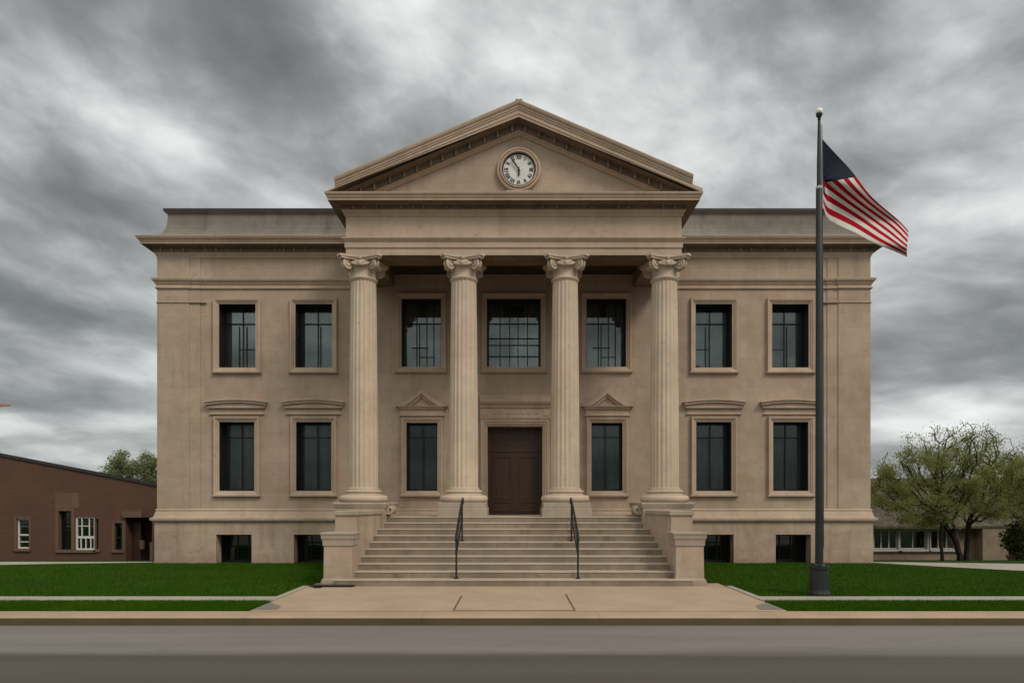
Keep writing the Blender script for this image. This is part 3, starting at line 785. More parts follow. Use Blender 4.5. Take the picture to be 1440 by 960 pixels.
# pediment
XA = .13                                            # the peak sits a hand's width right of the axis
def T(x, top=12.49): return top - .420 * abs(x - XA) if x <= XA else top - .4275 * abs(x - XA)
pd = MB()
pd.prism([(-HE, 10.10), (HE, 10.10), (HE, T(HE) - .5), (XA, 12.49 - .5), (-HE, T(-HE) - .5)], YE + .06, YE + .5)
po = pd.build('pediment', 'stone', ct)
rk = MB()
prof_a = [(-.1, -.655), (-.03, -.65), (.0, -.63), (.02, -.605), (.06, -.585), (.085, -.565)]
prof_b = [(.085, -.565), (.09, -.39), (.37, -.375)]
prof_c = [(.37, -.375), (.375, -.30), (.39, -.295), (.39, -.20), (.41, -.19), (.41, -.155), (.43, -.14), (.435, -.10), (.47, -.06), (.485, -.01), (.485, .02), (.1, .03), (-.5, .035)]
prof_d = [(.39, -.20), (.41, -.19), (.41, -.155), (.43, -.14), (.435, -.10), (.47, -.06), (.485, -.01), (.485, .02), (.1, .03), (-.5, .035)]
prof_c = prof_c[:4] + [(-.5, -.19)]
for s in (-1, 1):
    for prof, mt in ((prof_a, 0), (prof_b, 1), (prof_c, 0), (prof_d, 0)):
        base = len(rk.v); kq = len(prof)
        xe = s * (HE + (.19 if prof is prof_d else .455))
        for o_, h_ in prof:
            if prof in (prof_a, prof_b): xe = s * (HE + max(o_, 0)); rk.v.append((xe, YE - o_, T(xe) + h_))
            else: rk.v.append((xe, YE - o_, max(T(xe) + h_, 10.125)))
        for o_, h_ in prof: rk.v.append((XA, YE - o_, 12.49 + h_))
        for q in range(kq - 1): rk.f.append((base + q, base + kq + q, base + kq + q + 1, base + q + 1)); rk.m.append(mt)
        if prof is prof_d: rk.f.append(tuple(base + q for q in range(kq))); rk.m.append(0)
    xe = s * (HE + .455)
    rk.face([(xe, YE - .39, 10.125), (xe, YE + .5, 10.125), (xe, YE + .5, T(xe) - .19), (xe, YE - .39, T(xe) - .20)])
    i = 0
    while True:                                     # blocks under the rake
        xx = XA + s * (.2 + .36 * i + random.uniform(-.04, .04)); i += 1
        if abs(xx) > HE - .05: break
        zz = T(xx) - .40
        rk.box(xx - .018, xx + .018, YE - .14 - .04 * random.random(), YE - .08, zz - .155, zz + .0, 2)
rk.build('raking_cornice', ['trim', 'soffit', 'rib'], po, recalc=False)
gr = MB()
for s in (-1, 1):
    xe = s * (HE + .18)
    gr.face([(xe, YE - .40, T(xe) + .0), (XA, YE - .40, 12.49), (XA, 27, 12.49), (xe, 27, T(xe))])
    gr.face([(xe, YE + .3, T(xe) - .02), (xe, YE + .3, 10.1), (xe, 27, 10.1), (xe, 27, T(xe) - .02)])
gr.box(XA - .09, XA + .09, YE - .46, 27, 12.45, 12.53)
gr.build('portico_roof', 'attic', po, recalc=False)
# clock
CX, CY, CZ = X(729.5, YE), YE + .06, Z(238.5, YE)
def disc_lathe(mb, prof, cx, cy, cz, seg=48, mat=0, cap=True):  # profile of (radius, proud) turned round an axis facing the camera
    i = len(mb.v); kq = len(prof)
    for a in range(seg):
        t = 2 * math.pi * a / seg
        for r_, pr in prof: mb.v.append((cx + r_ * math.cos(t), cy - pr, cz + r_ * math.sin(t)))
    for a in range(seg):
        b = (a + 1) % seg
        for q in range(kq - 1): mb.f.append((i + a * kq + q, i + b * kq + q, i + b * kq + q + 1, i + a * kq + q + 1)); mb.m.append(mat)
    if cap: mb.f.append(tuple(i + a * kq + kq - 1 for a in range(seg))); mb.m.append(mat)
ck = MB()
disc_lathe(ck, [(.60, -.01), (.60, .06), (.575, .10), (.535, .11), (.52, .075), (.51, .075), (.50, .12), (.465, .13), (.45, .10), (.445, .02)], CX, CY, CZ, cap=False)
ck.box(CX - .34, CX + .34, CY - .10, CY + .01, CZ - .67, CZ - .57)
ck.box(CX - .20, CX + .20, CY - .12, CY + .01, CZ - .70, CZ - .66)
co = ck.build('clock', 'trim', ct, smooth=True)
cf = MB(); disc_lathe(cf, [(.455, .02), (.44, .045)], CX, CY, CZ); cf.build('clock_face', 'clock', co)
cr_ = MB(); disc_lathe(cr_, [(.448, .04), (.446, .075), (.425, .08), (.415, .046)], CX, CY, CZ, cap=False); cr_.build('clock_bezel', 'black', co)
def strokes(txt):
    out = []; x = 0
    for ch in txt:
        if ch == 'I': out.append(((x, 0), (x, 1))); x += .34
        elif ch == 'V': out += [((x, 1), (x + .25, 0)), ((x + .5, 1), (x + .25, 0))]; x += .72
        else: out += [((x, 0), (x + .5, 1)), ((x, 1), (x + .5, 0))]; x += .72
    wd = max(max(a[0], b[0]) for a, b in out)
    return [((a[0] - wd / 2, a[1] - .5), (b[0] - wd / 2, b[1] - .5)) for a, b in out]
for h_, txt in enumerate(('XII', 'I', 'II', 'III', 'IV', 'V', 'VI', 'VII', 'VIII', 'IX', 'X', 'XI')):
    th = R(90 - 30 * h_); ct_, st_ = math.cos(th), math.sin(th); R0, S = .335, .105
    nm = MB()
    for a, b in strokes(txt):
        P2 = []
        for q in (a, b): P2.append(Vector((CX + ct_ * (R0 + q[1] * S) + st_ * q[0] * S, CZ + st_ * (R0 + q[1] * S) - ct_ * q[0] * S)))
        t = (P2[1] - P2[0]).normalized(); nn = Vector((-t.y, t.x)) * .0105
        nm.prism([tuple(P2[0] + nn), tuple(P2[0] - nn), tuple(P2[1] - nn), tuple(P2[1] + nn)], CY - .052, CY - .044)
    nm.build('numeral', 'black', co)
def hand(name, ang, ln, wd, y):
    t = Vector((math.sin(R(ang)), math.cos(R(ang)))); nn = Vector((t.y, -t.x)); c = Vector((CX, CZ)); h = MB()
    h.prism([tuple(c - t * .06 + nn * wd * .6), tuple(c - t * .06 - nn * wd * .6), tuple(c + t * ln * .75 - nn * wd), tuple(c + t * ln), tuple(c + t * ln * .75 + nn * wd)], y - .012, y)
    h.build(name, 'black', co)
hand('minute_hand', -35, .35, .022, CY - .085)
hand('hour_hand', 178, .19, .026, CY - .068)

# columns -----------------------------------------------------------------------
YC = 18.72
def flutes(t, z):
    u = (t * 20 / (2 * math.pi)) % 1.0
    return 1.0 - .055 * (math.sin(math.pi * min(1, max(0, (u - .12) / .76))) ** .8 if .12 < u < .88 else 0)
def column(cx, plinth):
    zb, zt = 2.36, 8.06
    sh = MB(); prof = []
    for i in range(17):
        t = i / 16; r_ = .392 - .050 * (t ** 1.7); prof.append((r_, zb + (zt - zb) * t))
    sh.lathe(prof, cx, YC, 200, fn=flutes)
    c = sh.build('column', 'column', ct)
    b = MB()
    b.lathe([(.395, 2.40), (.43, 2.385), (.435, 2.365), (.43, 2.345), (.415, 2.335)][::-1], cx, YC, 56)
    tor = [(.47 + .035 * math.cos(a), 2.295 + .04 * math.sin(a)) for a in [R(q) for q in range(-90, 91, 22)]]
    b.lathe([(.45, 2.255)] + tor + [(.41, 2.34)], cx, YC, 56)
    sco = [(.60, 2.195), (.52, 2.205), (.475, 2.225), (.465, 2.25), (.475, 2.262)]
    b.lathe(sco, cx, YC, 56)
    tor = [(.575 + .085 * math.cos(a), 2.10 + .095 * math.sin(a)) for a in [R(q) for q in range(-90, 91, 15)]]
    b.lathe([(.56, 2.0)] + tor + [(.5, 2.197)], cx, YC, 56)
    b.build('column_base', 'column', c, smooth=True)
    if plinth:
        q = MB(); q.box(cx - .63, cx + .63, YC - .63, YC + .63, 1.86, 2.003); q.box(cx - .66, cx + .66, YC - .66, YC + .66, LAND - .02, 1.862)
        q.build('plinth', 'step', c, bevel=.015)
    k_ = MB()
    k_.lathe([(.345, 8.0), (.37, 8.03), (.385, 8.055), (.385, 8.075), (.365, 8.095), (.34, 8.10), (.335, 8.2), (.345, 8.3), (.37, 8.36), (.42, 8.41), (.44, 8.45), (.43, 8.50), (.40, 8.52)], cx, YC, 48)
    # egg and dart under the abacus
    for i in range(24):
        a = 2 * math.pi * i / 24; ex, ey = cx + .425 * math.cos(a), YC + .425 * math.sin(a)
        k_.lathe([(.0, 8.39), (.028, 8.41), (.035, 8.44), (.03, 8.47), (0, 8.49)], ex, ey, 8)
    # concave abacus
    for (zz0, zz1, hw) in ((8.515, 8.565, .52), (8.565, EB - .003, .55)):
        pts = []
        for s4 in range(4):
            a0 = R(45 + 90 * s4); a1 = R(135 + 90 * s4); cr0 = hw * math.sqrt(2)
            p0 = Vector((math.cos(a0 + R(6)), math.sin(a0 + R(6)))) * cr0; p1 = Vector((math.cos(a1 - R(6)), math.sin(a1 - R(6)))) * cr0
            mid = (p0 + p1) / 2; inn = -mid.normalized()
            for i in range(9):
                t = i / 8; pts.append(p0.lerp(p1, t) + inn * (.17 * (1 - (2 * t - 1) ** 2)))
        i0 = len(k_.v); n_ = len(pts)
        for zq in (zz0, zz1): k_.v += [(cx + q.x, YC + q.y, zq) for q in pts]
        for q in range(n_):
            j = (q + 1) % n_; k_.f.append((i0 + q, i0 + j, i0 + n_ + j, i0 + n_ + q)); k_.m.append(0)
        k_.f.append(tuple(i0 + q for q in reversed(range(n_)))); k_.m.append(0); k_.f.append(tuple(i0 + n_ + q for q in range(n_))); k_.m.append(0)
    # four corner volutes: a spiral rib over a disc, standing on the diagonals
    for s4 in range(4):
        a = R(45 + 90 * s4); dv = Vector((math.cos(a), math.sin(a), 0)); sd = Vector((-dv.y, dv.x, 0)); c0 = Vector((cx, YC, 8.395)) + dv * .50
        for side in (-1, 1):
            pts, rad = [], []
            for i in range(40):
                t = i / 39; th = R(95) - t * R(620); r_ = .135 * (1 - t) ** .85 + .02
                pts.append(c0 + dv * (r_ * math.cos(th)) + Vector((0, 0, r_ * math.sin(th))) + sd * side * (.045 + .03 * t)); rad.append(.030 - .012 * t)
            root = [c0 - dv * .24 + Vector((0, 0, .09)) + sd * side * .05, c0 - dv * .12 + Vector((0, 0, .125)) + sd * side * .045]
            k_.tube(root + pts, [.026, .03] + rad, 7)
        i0 = len(k_.v); seg = 20
        for off in (-.06, .06):
            for q in range(seg):
                th = 2 * math.pi * q / seg; k_.v.append(tuple(c0 + dv * (.125 * math.cos(th)) + Vector((0, 0, .125 * math.sin(th))) + sd * off))
        for q in range(seg):
            j = (q + 1) % seg; k_.f.append((i0 + q, i0 + j, i0 + seg + j, i0 + seg + q)); k_.m.append(0)
        k_.f.append(tuple(i0 + q for q in range(seg))); k_.m.append(0); k_.f.append(tuple(i0 + seg + q for q in reversed(range(seg)))); k_.m.append(0)
        # leaf clump and swag between the volutes
        a2 = R(90 * s4); ex, ey = cx + .43 * math.cos(a2), YC + .43 * math.sin(a2)
        k_.lathe([(0, 8.33), (.06, 8.35), (.085, 8.40), (.07, 8.46), (0, 8.5)], ex, ey, 10)
        k_.lathe([(0, 8.50), (.05, 8.52), (.055, 8.58), (0, 8.60)], cx + .44 * math.cos(a2), YC + .44 * math.sin(a2), 10)
        sw_ = []
        for i in range(9):
            t = -1 + 2 * i / 8; aa = a2 + t * R(34); sw_.append((cx + .44 * math.cos(aa), YC + .44 * math.sin(aa), 8.37 + .07 * t * t))
        k_.tube(sw_, .032, 7)
    k_.build('capital', 'column', c, smooth=True)
for cx, pl_ in ((-4.12, False), (-1.37, True), (1.41, True), (4.13, False)): column(cx, pl_)

# ------------------------------------------------------------------ stairs
sr = thing('entrance_stairs', 'broad flight of ten stone steps between low stone piers', 'stairs', (0, 15.0, G))
RISE, TR = (LAND - G) / 10, .336
Y1 = 15.02
for i in range(10):
    s = MB(); zt_ = G + RISE * (i + 1); y0 = Y1 + TR * i; half = 3.95 if i == 0 else 3.70 - .012 * i
    y1 = y0 + TR + .1 if i < 9 else YW - .2
    if i == 9: half = 3.45
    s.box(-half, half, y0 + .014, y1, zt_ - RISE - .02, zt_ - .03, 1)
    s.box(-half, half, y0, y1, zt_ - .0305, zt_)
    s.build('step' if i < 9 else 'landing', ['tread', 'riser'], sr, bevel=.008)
for s in (-1, 1):
    def bx(mb, a, b, *r_):
        u, v = sorted((s * a, s * b)); mb.box(u, v, *r_)
    def tp(mb, a, b, *r_):
        u, v = sorted((s * a, s * b)); mb.taper(u, v, *r_)
    def splay(mb, a0, a1, b, y0, y1, z0, z1):
        i0 = len(mb.v)
        for z in (z0, z1): mb.v += [(s * a0, y0, z), (s * b, y0, z), (s * b, y1, z), (s * a1, y1, z)]
        for q in ((0, 1, 2, 3), (4, 5, 6, 7), (0, 1, 5, 4), (1, 2, 6, 5), (2, 3, 7, 6), (3, 0, 4, 7)): mb.f.append(tuple(i0 + k_ for k_ in q)); mb.m.append(0)
    m = MB()
    tp(m, 3.60, 4.22, 15.16, 15.72, G - .1, 1.03, .012, 0)
    tp(m, 3.60, 4.22, 15.16, 15.72, G - .1, .27, .07, .05); tp(m, 3.60, 4.22, 15.16, 15.72, .27, .32, .05, .012)
    pr = m.build('pier', 'base', sr, bevel=.012)
    c = MB(); tp(c, 3.60, 4.22, 15.16, 15.72, 1.031, 1.18, .02, .03); tp(c, 3.60, 4.22, 15.16, 15.72, 1.181, 1.29, .045, .06); tp(c, 3.60, 4.22, 15.16, 15.72, 1.29, 1.33, .075, .07)
    c.build('pier_cap', 'step', pr, bevel=.008)
    m = MB(); splay(m, 3.62, 3.44, 4.12, 15.725, 17.72, -.2, 1.70)
    cw = m.build('cheek_wall', 'base', sr, bevel=.012)
    c = MB(); splay(c, 3.59, 3.41, 4.15, 15.69, 17.68, 1.701, 1.80); c.build('wall_cap', 'step', cw, bevel=.012)
    m = MB(); bx(m, 3.36, 4.62, 17.68, 19.5, -.2, 1.84); bx(m, 3.40, 4.60, 19.45, 20.79, -.2, LAND + .02)
    pe = m.build('pedestal', 'base', sr, bevel=.012)
    c = MB(); tp(c, 3.36, 4.62, 17.70, 19.5, 1.841, 1.96, .02, .06); tp(c, 3.36, 4.62, 17.70, 19.5, 1.96, 2.003, .06, .04); c.build('pedestal_cap', 'step', pe, bevel=.008)
    sc_ = MB(); xcen = s * 3.30
    pts = []
    for i in range(30):
        t = i / 29; th = R(90) - s * t * R(540); r_ = .10 * (1 - t) + .03; pts.append((xcen - s * .02 + r_ * math.cos(th), 17.98, 1.80 + r_ * math.sin(th)))
    sc_.tube(pts, .035, 7); sc_.tube([(xcen - s * .02, 18.0, 1.80), (xcen - s * .02, 18.5, 1.80)], .12, 14)
    sc_.build('scroll', 'base', pe, smooth=True)

# handrails
for s, hx_, lb in ((-1, -1.285, 'slim black iron handrail on the stairs left of the door'), (1, 1.435, 'slim black iron handrail on the stairs right of the door')):
    h = thing('handrail', lb, 'handrail', (hx_, 15.25, G + RISE), 'iron handrails on the stairs')
    yf, yb = 15.26, 16.98
    zf, zbk = G + RISE, G + RISE * 6
    ztf, ztb = zf + .98, zbk + 1.02
    rl = MB()
    rl.tube([(hx_, yf - .03, ztf - .16), (hx_, yf - .10, ztf - .07), (hx_, yf - .05, ztf + .0), (hx_, yf + .12, ztf + .06), (hx_, (yf + yb) / 2, (ztf + ztb) / 2 + .02), (hx_, yb, ztb), (hx_, yb + .2, ztb + .05), (hx_, yb + .28, ztb - .02), (hx_, yb + .22, ztb - .09)], .025, 10)
    rl.build('rail', 'iron', h, smooth=True)
    lw = MB(); lw.tube([(hx_, yf, zf + .5), (hx_, yb, zbk + .54)], .014, 8); lw.build('lower_rail', 'iron', h, smooth=True)
    for y_, za, zb2 in ((yf, zf, ztf + .0), (yb, zbk, ztb)):
        q = MB(); q.tube([(hx_, y_, za - .01), (hx_, y_, zb2)], .021, 10); q.lathe([(.055, za - .002), (.055, za + .015), (.03, za + .03)], hx_, y_, 14)
        q.build('post', 'iron', h, smooth=True)
    for f in (.2, .4, .6, .8):
        q = MB(); yy = yf + f * (yb - yf); q.tube([(hx_, yy, zf + .5 + f * (zbk + .54 - zf - .5)), (hx_, yy, ztf + .04 + f * (ztb - ztf - .04))], .010, 6)
        q.build('baluster', 'iron', h)

# boot scraper at the foot of the left pier
bs = thing('drain_box', 'small black drain box with a flat lip beside the left stair pier', 'drain', (X(446, 14.75), 14.8, G))
q = MB(); q.box(X(441, 14.7), X(450, 14.7), 14.70, 14.86, G - .01, G + .065); q.build('box', 'black', bs, bevel=.008)
q = MB(); q.box(X(436, 14.9), X(497, 14.9), 14.862, 15.08, G + .02, G + .042); q.build('lip', 'iron', bs, bevel=.006)

# ------------------------------------------------------------------ flagpole and flag
DF = 13.62
FX = X(1152, DF)
fp = thing('flagpole', 'tall dark flagpole on the right lawn with a white ball on top', 'flagpole', (FX, DF, G))
b = MB()
b.lathe([(.215, G - .05), (.215, G + .05), (.195, G + .07), (.185, G + .12), (.178, G + .45), (.172, G + .52)], FX, DF, 12)
b.lathe([(.172, G + .521), (.205, G + .53), (.205, G + .585), (.14, G + .60), (.10, G + .63)], FX, DF, 12)
bo = b.build('pole_base', 'pole', fp)
b = MB()
for i in range(6):
    a = R(60 * i + 15); b.lathe([(.018, G + .60), (.018, G + .635), (0, G + .64)], FX + .15 * math.cos(a), DF + .15 * math.sin(a), 6)
b.build('bolts', 'iron', bo)
zj = Z(264, DF)
p_ = MB(); p_.lathe([(.078, G + .55), (.073, 2.0), (.062, zj - .02), (.058, zj)], FX, DF, 20); p_.build('lower_pole', 'pole', fp, smooth=True)
p_ = MB(); p_.lathe([(.046, zj), (.044, zj + .5), (.028, Z(172, DF))], FX, DF, 16); p_.build('upper_pole', 'pole', fp, smooth=True)
p_ = MB(); p_.lathe([(.062, zj - .03), (.066, zj - .02), (.066, zj + .02), (.048, zj + .03)], FX, DF, 20); p_.build('collar', 'white', fp, smooth=True)
zc_ = Z(166, DF)
p_ = MB(); p_.lathe([(.028, Z(174, DF)), (.022, zc_ - .05), (.035, zc_ - .03), (.02, zc_ - .01), (.045, zc_ + .02), (.065, zc_ + .06), (.06, zc_ + .085)], FX, DF, 18); p_.build('truck', 'pole', fp, smooth=True)
p_ = MB(); zb_ = zc_ + .125
p_.lathe([(0.001, zb_ - .07)] + [(.07 * math.cos(R(a)), zb_ + .07 * math.sin(R(a))) for a in range(-75, 80, 15)] + [(0.001, zb_ + .07)], FX, DF, 18); p_.build('finial_ball', 'globe', fp, smooth=True)
p_ = MB(); p_.tube([(FX + .075, DF - .03, 1.1), (FX + .07, DF - .03, 5), (FX + .045, DF - .02, Z(176, DF))], .006, 5); p_.build('halyard', 'iron', fp)

# control net of the cloth: rows along the fly, each (u, top, canton line, bottom) in photo pixels plus depth
NET = [(0.0, (1156.5, 196), (1157, 254), (1158, 292), 0.0),
       (.20, (1180, 222), (1159, 254), (1163, 306), .08),
       (.40, (1204, 250), (1162, 255), (1177, 318), -.08),
       (.55, (1221, 270), (1196, 283), (1203, 329), .10),
       (.70, (1241, 290), (1229, 309), (1230, 341), -.05),
       (.85, (1261, 309), (1256, 328), (1254, 351), .08),
       (1.0, (1277, 326), (1277, 344), (1275, 362), .0)]
def cat(p0, p1, p2, p3, t): return .5 * (2 * p1 + (p2 - p0) * t + (2 * p0 - 5 * p1 + 4 * p2 - p3) * t * t + (3 * p1 - p0 - 3 * p2 + p3) * t ** 3)
def net(u):
    us = [q[0] for q in NET]
    i = max(j for j in range(len(us) - 1) if us[j] <= u + 1e-9); t = (u - us[i]) / (us[i + 1] - us[i])
    arr = [np.array([*NET[min(max(j, 0), len(NET) - 1)][1], *NET[min(max(j, 0), len(NET) - 1)][2], *NET[min(max(j, 0), len(NET) - 1)][3], NET[min(max(j, 0), len(NET) - 1)][4]], float) for j in (i - 1, i, i + 1, i + 2)]
    return cat(*arr, t)
NU, NV = 60, 48
fl = MB(); ids = {}
for i in range(NU + 1):
    u = i / NU; q = net(u)
    for j in range(NV + 1):
        v = (j / NV) ** 1.22; vc = .5 ** 1.22
        if v <= vc: t = v / vc; px, py = q[0] + (q[2] - q[0]) * t, q[1] + (q[3] - q[1]) * t
        else: t = (v - vc) / (1 - vc); px, py = q[2] + (q[4] - q[2]) * t, q[3] + (q[5] - q[3]) * t
        px += 1.2 * math.sin(9 * u + 4 * v) * u; py += 1.5 * math.sin(11 * u + 5 * v + 1) * min(1, 3 * u) * (1 - .4 * u)
        D = DF - .02 + .35 * q[6] + .15 * math.sin(8.5 * u + 5 * v) * min(1, 3 * u) + .25 * u
        ids[i, j] = len(fl.v); fl.v.append((X(px, D), D, Z(py, D)))
for i in range(NU):
    for j in range(NV):
        stripe = j * 12 // NV; m = 2 if (i < NU * .4 and stripe < 6) else (0 if stripe % 2 == 0 else 1)
        fl.f.append((ids[i, j], ids[i + 1, j], ids[i + 1, j + 1], ids[i, j + 1])); fl.m.append(m)
fo = fl.build('flag', ['flag_red', 'flag_white', 'flag_navy'], None, recalc=False, smooth=True)
sol = fo.modifiers.new('thickness', 'SOLIDIFY'); sol.thickness = .004
tag(fo, 'red and white striped flag with navy canton drooping from the pole', 'flag')

# ------------------------------------------------------------------ trees
def make_tree(name, label, base, crown, leaf, n_attr=260, step=.28, leaves=5000, size=.07, trunk_r=.14, trunk_top=1.2, lean=(0, 0), seed=1, wisp=.0, group=None, cl_sig=.22, inner=.0):
    rg = np.random.default_rng(seed)
    bx_, by_, bz_ = base
    A = []
    for (cx, cy, cz, rx, ry, rz, wgt) in crown:
        n = int(n_attr * wgt); q = rg.normal(0, 1, (n, 3)); q /= np.linalg.norm(q, axis=1)[:, None]
        q *= (rg.uniform(inner, 1, n) ** (1 / 2.2))[:, None]
        A.append(q * np.array([rx, ry, rz]) + np.array([cx, cy, cz]))
    A = np.concatenate(A)
    nodes = [np.array(base, float)]; par = [-1]
    nst = max(3, int(trunk_top / step))
    for i in range(nst):
        t = (i + 1) / nst
        nodes.append(np.array([bx_ + lean[0] * t * t + rg.normal(0, .02), by_ + lean[1] * t * t + rg.normal(0, .02), bz_ + trunk_top * t])); par.append(len(nodes) - 2)
    alive = np.ones(len(A), bool)
    for it in range(140):
        if not alive.any(): break
        Nn = np.array(nodes); Q = A[alive]
        dist = np.linalg.norm(Q[:, None] - Nn[None], axis=2); nn = dist.argmin(1)
        grow = {}
        for a in range(len(Q)):
            grow.setdefault(nn[a], []).append((Q[a] - Nn[nn[a]]) / (dist[a, nn[a]] + 1e-9))
        for j, ds in grow.items():
            v = np.mean(ds, 0) + rg.normal(0, .18, 3) + np.array([0, 0, .10]); v /= np.linalg.norm(v) + 1e-9
            nodes.append(nodes[j] + v * step); par.append(j)
        Nn = np.array(nodes[-len(grow):]); idx = np.where(alive)[0]
        dm_ = np.linalg.norm(A[idx][:, None] - Nn[None], axis=2).min(1)
        alive[idx[dm_ < step * 1.25]] = False
        if len(nodes) > 2600: break
    n = len(nodes); kids = [[] for _ in range(n)]
    for i in range(1, n): kids[par[i]].append(i)
    rad = np.zeros(n)
    for i in range(n - 1, -1, -1):
        rad[i] = .008 if not kids[i] else (sum(rad[c] ** 2.3 for c in kids[i])) ** (1 / 2.3)
    rad *= trunk_r / rad[0]; rad = np.maximum(rad, .009)
    rad[0] *= 1.25
    # every branch is one tube from where it leaves its parent to its tip
    mb = MB(); stack = [(0, None)]
    while stack:
        s0, p0 = stack.pop(); chain = ([p0] if p0 is not None else []) + [s0]
        while kids[chain[-1]]:
            ks = sorted(kids[chain[-1]], key=lambda c: -rad[c])
            for c in ks[1:]: stack.append((c, chain[-1]))
            chain.append(ks[0])
        rr = [rad[c] for c in chain]
        if p0 is not None: rr[0] = min(rr[0], rad[s0] * 1.15)
        if len(chain) > 1: mb.tube([nodes[c] for c in chain], rr, 6, caps=False)
    o = thing(name, label, 'tree', base, group)
    mb.build('trunk', 'bark', o, smooth=True, recalc=False)
    tips = np.array([i for i in range(n) if rad[i] < .022 and i > nst]); 
    if len(tips) == 0: tips = np.arange(nst, n)
    wq = rg.uniform(.1, 1, len(tips)) ** 5 * (1 - wisp * np.clip(((np.array(nodes)[tips][:, 2] - crown[0][2]) / crown[0][4] + .1) / .8, 0, 1)); wq /= wq.sum()
    pick = rg.choice(tips, leaves, p=wq); C = np.array(nodes)[pick] + rg.normal(0, cl_sig, (leaves, 3)) * np.array([1, 1, .8])
    a = rg.normal(0, 1, (leaves, 3)); a /= np.linalg.norm(a, axis=1)[:, None]
    t = rg.normal(0, 1, (leaves, 3)); b_ = np.cross(a, t); b_ /= np.linalg.norm(b_, axis=1)[:, None]
    sz = rg.uniform(.6, 1.3, leaves)[:, None] * size
    v = np.stack([C - a * sz, C + b_ * sz * .45, C + a * sz, C - b_ * sz * .45], 1).reshape(-1, 3)
    np_mesh('crown', v, np.arange(4 * leaves).reshape(-1, 4), leaf, o)
    return o
def pt(px, py, D): return (X(px, D), D, Z(py, D))
def ell(px, py, D, wx, wy, dep, wgt=1.0):
    x, y, z = pt(px, py, D); return (x, y, z, wx * D / F, dep, wy * D / F, wgt)
gz_ = lambda D: terrain(D) - .05
D1 = 30.0
x_, _, _ = pt(1350, 780, D1)
make_tree('tree', 'spreading spring tree with a curved dark trunk left of the straighter one', (x_, D1, gz_(D1)),
          [ell(1312, 668, D1, 78, 62, 2.0, 1.0), ell(1262, 690, D1 - .3, 36, 42, 1.3, .35), ell(1305, 725, D1 - .4, 55, 20, 1.5, .3), ell(1345, 622, D1, 50, 34, 1.2, .35)],
          'leaf', 420, .24, 36000, .040, .13, 1.3, (-.35, .1), 3, .88, cl_sig=.17)
x_, _, _ = pt(1369, 780, D1)
make_tree('tree', 'upright spring tree with a straight forked trunk near the right edge', (x_, D1 + .5, gz_(D1 + .5)),
          [ell(1385, 662, D1 + .5, 62, 62, 2.0, 1.0), ell(1425, 680, D1 + .5, 40, 48, 1.4, .5), ell(1390, 715, D1 + .2, 55, 24, 1.4, .3), ell(1378, 612, D1 + .5, 30, 26, 1, .2)],
          'leaf', 420, .24, 33000, .040, .12, 1.6, (.12, 0), 5, .88, cl_sig=.17)
x_, _, _ = pt(1325, 780, D1 - .8)
make_tree('tree', 'thin sapling with a straight slender trunk before the window band', (x_, D1 - .8, gz_(D1 - .8)),
          [ell(1322, 700, D1 - .8, 30, 28, .9, .5)], 'leaf', 160, .26, 2200, .05, .075, 1.6, (0, 0), 8, .3, cl_sig=.2)
x_, _, _ = pt(1470, 780, 33)
make_tree('tree', 'leafy tree cut off by the right edge of the picture', (x_, 33, gz_(33)),
          [ell(1462, 690, 33, 48, 60, 1.8, 1)], 'leaf', 260, .3, 15000, .058, .13, 1.5, (0, 0), 11, .2, cl_sig=.25)
for i, (px, py, wx, wy, lb) in enumerate(((172, 660, 24, 24, 'pale green tree above the brick roof, left of the two'), (208, 662, 22, 26, 'pale green tree above the brick roof touching the courthouse edge'))):
    D_ = 58 + 2 * i; x_, _, _ = pt(px, 700, D_)
    make_tree('tree', lb, (x_, D_, gz_(D_)), [ell(px, py, D_, wx, wy, 1.6, 1.0), ell(px, py + 22, D_, wx * 1.1, 18, 1.6, .4)], 'leaf_far', 240, .32, 9000, .095, .15, 2.0, (0, 0), 20 + i, .0, 'trees behind the brick building', cl_sig=.24)
x_, _, _ = pt(1238, 700, 37)
# shrubs by the right house
def make_shrub(label, px0, px1, pyt, D, seed, n=3500, leaf='leaf_dark', group=None):
    rg = np.random.default_rng(seed); x0_, x1_ = X(px0, D), X(px1, D); zt_, zb_ = Z(pyt, D), gz_(D)
    o = thing('shrub', label, 'shrub', ((x0_ + x1_) / 2, D, zb_), group)
    q = rg.normal(0, 1, (n, 3)); q /= np.linalg.norm(q, axis=1)[:, None]; q *= (rg.uniform(0.15, 1, n) ** (1 / 2.6))[:, None]
    lump = 1 + .30 * np.sin(q[:, 0] * 6 + seed) * np.cos(q[:, 2] * 5) + .14 * np.sin(q[:, 2] * 11 + q[:, 0] * 9)
    C = q * lump[:, None] * np.array([(x1_ - x0_) / 2, .7, (zt_ - zb_) / 2]) + np.array([(x0_ + x1_) / 2, D, (zt_ + zb_) / 2])
    a = rg.normal(0, 1, (n, 3)); a /= np.linalg.norm(a, axis=1)[:, None]; t = rg.normal(0, 1, (n, 3)); b_ = np.cross(a, t); b_ /= np.linalg.norm(b_, axis=1)[:, None]
    sz = rg.uniform(.6, 1.3, n)[:, None] * .075
    v = np.stack([C - a * sz, C + b_ * sz * .5, C + a * sz, C - b_ * sz * .5], 1).reshape(-1, 3)
    np_mesh('foliage', v, np.arange(4 * n).reshape(-1, 4), leaf, o)
    mb = MB()
    for i in range(7):
        e = C[rg.integers(n)]; mb.tube([((x0_ + x1_) / 2 + rg.normal(0, .1), D, zb_), tuple((e + np.array([(x0_ + x1_) / 2, D, zb_])) / 2), tuple(e)], [.03, .02, .01], 5, caps=False)
    mb.build('stem', 'bark', o)
make_shrub('dark irregular shrub by the right edge in front of the house', 1414, 1462, 727, 34.5, 31)

